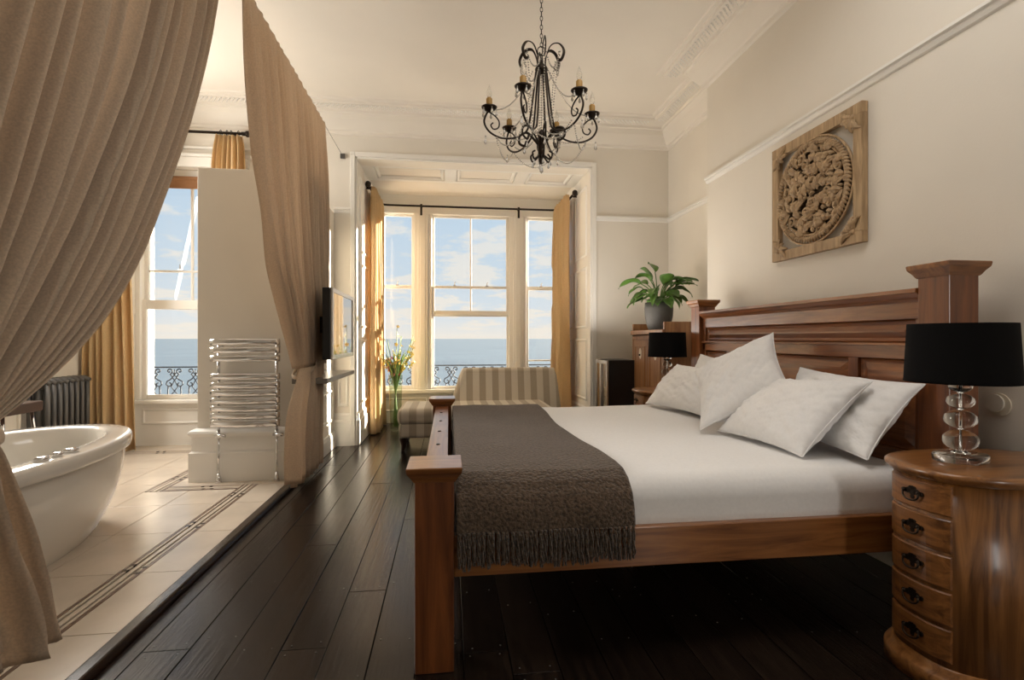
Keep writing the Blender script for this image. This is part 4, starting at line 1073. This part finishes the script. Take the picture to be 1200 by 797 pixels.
for i in range(26):
    th = RF.uniform(0, 2*pi); sp = RF.uniform(.05, .26); h = RF.uniform(.86, 1.22)
    if i == 0: th, sp, h = .1, .23, 1.12
    if i == 1: th, sp, h = 1.4, .06, 1.30
    if i == 2: th, sp, h = 3.0, .22, 1.05
    P = catmull([(vx-.03*cos(th), vy-.03*sin(th), .05), (vx, vy, .45), (vx+.35*sp*cos(th), vy+.35*sp*sin(th), .75), (vx+sp*cos(th), vy+sp*sin(th), h)], 5)
    s_o = obj('stem', MB().tube(P, .004, 5), STEMG, fw_)
    kind = i % 4
    m = MB()
    for q in range(6):
        p = P[-1].lerp(P[-6], q/5); blossom(m, p+Vector((RF.uniform(-.015, .015), RF.uniform(-.015, .015), 0)), RF.uniform(.018, .028) if kind < 3 else .012)
    if kind in (0, 1): obj('blossom', m, YEL, s_o)
    elif kind == 2:
        m = MB()
        for q in range(7): blossom(m, (vx+RF.uniform(-.09, .06), vy+RF.uniform(-.06, .06), RF.uniform(.68, .92)), .024)
        obj('blossom', m, PINK, s_o)
    # blade leaves
    m = MB(); th2 = RF.uniform(0, 2*pi); tip = Vector((vx+.16*cos(th2), vy+.16*sin(th2), RF.uniform(.80, 1.02))); b0 = Vector((vx, vy, .5))
    pr2 = Vector((-sin(th2), cos(th2), 0))
    m.grid(lambda s, t_: b0.lerp(tip, t_)+Vector((0, 0, .08*sin(pi*t_)))+pr2*(2*s-1)*.013*sin(pi*(t_*.9+.05)), 2, 8)
    obj('leaf', m, STEMG, s_o, solid=.0015)

# ------------------------------------------------------------------ cabinet, pot plant, silver-fronted box
cb_ = thing('cabinet', 'tall honey-coloured cabinet with inlaid doors in the far right alcove', 'cabinet', (2.2, 4.75, 0))
X0, X1c, Y0c, Y1c = 1.93, 2.52, 4.34, 5.14
obj('side_panel', B(X0, X1c, Y0c, Y0c+.025, .0, 1.305), CABW, cb_, bevel=.003); obj('side_panel', B(X0, X1c, Y1c-.025, Y1c, 0, 1.305), CABW, cb_, bevel=.003)
obj('back_panel', B(X1c-.02, X1c, Y0c+.025, Y1c-.025, .08, 1.305), DARKW, cb_)
obj('carcass_top', B(X0, X1c-.02, Y0c+.025, Y1c-.025, 1.18, 1.205), CABW, cb_)
obj('front_lip', B(X0-.02, X0+.012, Y0c-.0, Y1c, 1.19, 1.235), CABW, cb_, bevel=.006)
obj('carcass', B(X0+.03, X1c-.02, Y0c+.025, Y1c-.025, .06, 1.18), DARKW, cb_)
obj('front_rail', B(X0, X0+.03, Y0c+.025, Y1c-.025, 1.14, 1.19), CABW, cb_); obj('front_rail', B(X0, X0+.03, Y0c+.025, Y1c-.025, .0, .10), CABW, cb_)
ymid = (Y0c+Y1c)/2
for (a, b, hy) in ((Y0c+.028, ymid-.003, ymid-.05), (ymid+.003, Y1c-.028, ymid+.30)):
    d = obj('door', B(X0+.005, X0+.028, a, b, .103, 1.137), CABW, cb_, bevel=.002)
    obj('door_moulding', ring_frame(MB(), a+.05, b-.05, .16, 1.08, .02, .008, lambda y, z, h: (X0+.005-h, y, z)), CABW, d)
    yy = (a+b)/2
    obj('ivory_inlay', MB().add([(X0+.003, yy+.032*cos(q*pi/10), 1.0+.055*sin(q*pi/10)) for q in range(20)]+[(X0+.008, yy+.032*cos(q*pi/10), 1.0+.055*sin(q*pi/10)) for q in range(20)], [tuple(range(20))]+[(q, (q+1) % 20, 20+(q+1) % 20, 20+q) for q in range(20)]), IVORY, d)
    obj('knob', MB().ball((X0-.002, yy, .985), .010, 8, 5), METAL, d)
px_, py_ = 2.06, 4.76
pt_ = thing('potted_plant', 'leafy green peace lily in a grey pot on top of the tall cabinet', 'plant', (px_, py_, 1.206))
zb = 1.206
pot = obj('pot', MB().lathe(px_, py_, [(.075, zb), (.085, zb+.005), (.11, zb+.06), (.133, zb+.16), (.138, zb+.24), (.134, zb+.30), (.128, zb+.30), (.125, zb+.27)], 32), GREYP, pt_)
obj('soil', MB().lathe(px_, py_, [(.125, zb+.262), (.124, zb+.27)], 24), SOIL, pot)
RL = random.Random(4)
def lily_leaf(th, reach, rise, droop, ln, wd, twist=0):
    b0 = Vector((px_+.02*cos(th), py_+.02*sin(th), zb+.27)); out = Vector((cos(th), sin(th), 0)); sd = Vector((-sin(th), cos(th), 0))
    p1 = b0+out*reach*.35+Vector((0, 0, rise*.7)); p2 = b0+out*reach*.8+Vector((0, 0, rise))
    st_ = catmull([b0, p1, p2], 5); d0 = (st_[-1]-st_[-3]).normalized()
    m = MB(); m.tube(st_, [.0045]*len(st_), 5)
    nv = 12; cur = st_[-1].copy(); d = d0.copy(); C_ = [cur.copy()]; D_ = [d.copy()]
    for i in range(nv):
        d = (d+Vector((0, 0, -droop/nv))+out*.02).normalized(); cur = cur+d*(ln/nv); C_.append(cur.copy()); D_.append(d.copy())
    def fn(s, t_):
        i = min(int(round(t_*nv)), nv); u = 2*s-1; w_ = wd*1.25*(sin(pi*(t_**.8)*.97+.05)**.9)*(1 if t_ < .97 else .3)
        up = D_[i].cross(sd); up = -up if up.z < 0 else up
        sdd = (sd*cos(twist)+up*sin(twist))
        return C_[i]+sdd*u*w_+up*(abs(u)*w_*.35+.006*sin(t_*9+u))
    m.grid(fn, 6, nv)
    obj('leaf', m, LEAF, pt_, solid=.001)
spec = [(3.0, .20, .22, 1.5, .24, .038), (3.35, .16, .12, 1.9, .20, .04), (2.9, .12, .06, 1.4, .22, .035), (-.1, .16, .20, .7, .26, .045), (.25, .20, .10, 1.6, .24, .04), (-.35, .14, .16, 2.0, .22, .045), (1.8, .05, .34, 1.6, .16, .045), (2.4, .06, .26, .9, .18, .05), (-1.5, .10, .20, .8, .20, .05), (-1.3, .12, .08, 2.2, .24, .045), (-2.2, .12, .14, 1.8, .22, .05)]
for q in range(28): spec.append((RL.uniform(0, 2*pi), RL.uniform(.06, .18), RL.uniform(.04, .26), RL.uniform(.8, 2.3), RL.uniform(.15, .23), RL.uniform(.03, .045)))
for s_p in spec: lily_leaf(*s_p, RL.uniform(-.5, .5))
fb = thing('silver_fronted_cabinet', 'narrow black cabinet with a silver framed front, left of the honey cabinet', 'cabinet', (1.78, 5.3, 0))
obj('body', B(1.655, 1.94, 5.09, 5.50, .0, .925), BLACKP, fb, bevel=.004)
fo_ = obj('front_frame', MB().box(1.635, 1.655, 5.09, 5.13, .02, .92).box(1.635, 1.655, 5.46, 5.50, .02, .92).box(1.635, 1.655, 5.13, 5.46, .88, .92).box(1.635, 1.655, 5.13, 5.46, .02, .07).box(1.625, 1.655, 5.27, 5.32, .07, .88), SILVER, fb, bevel=.003)
obj('front_glass', B(1.642, 1.655, 5.13, 5.46, .07, .88), MIRROR, fb)
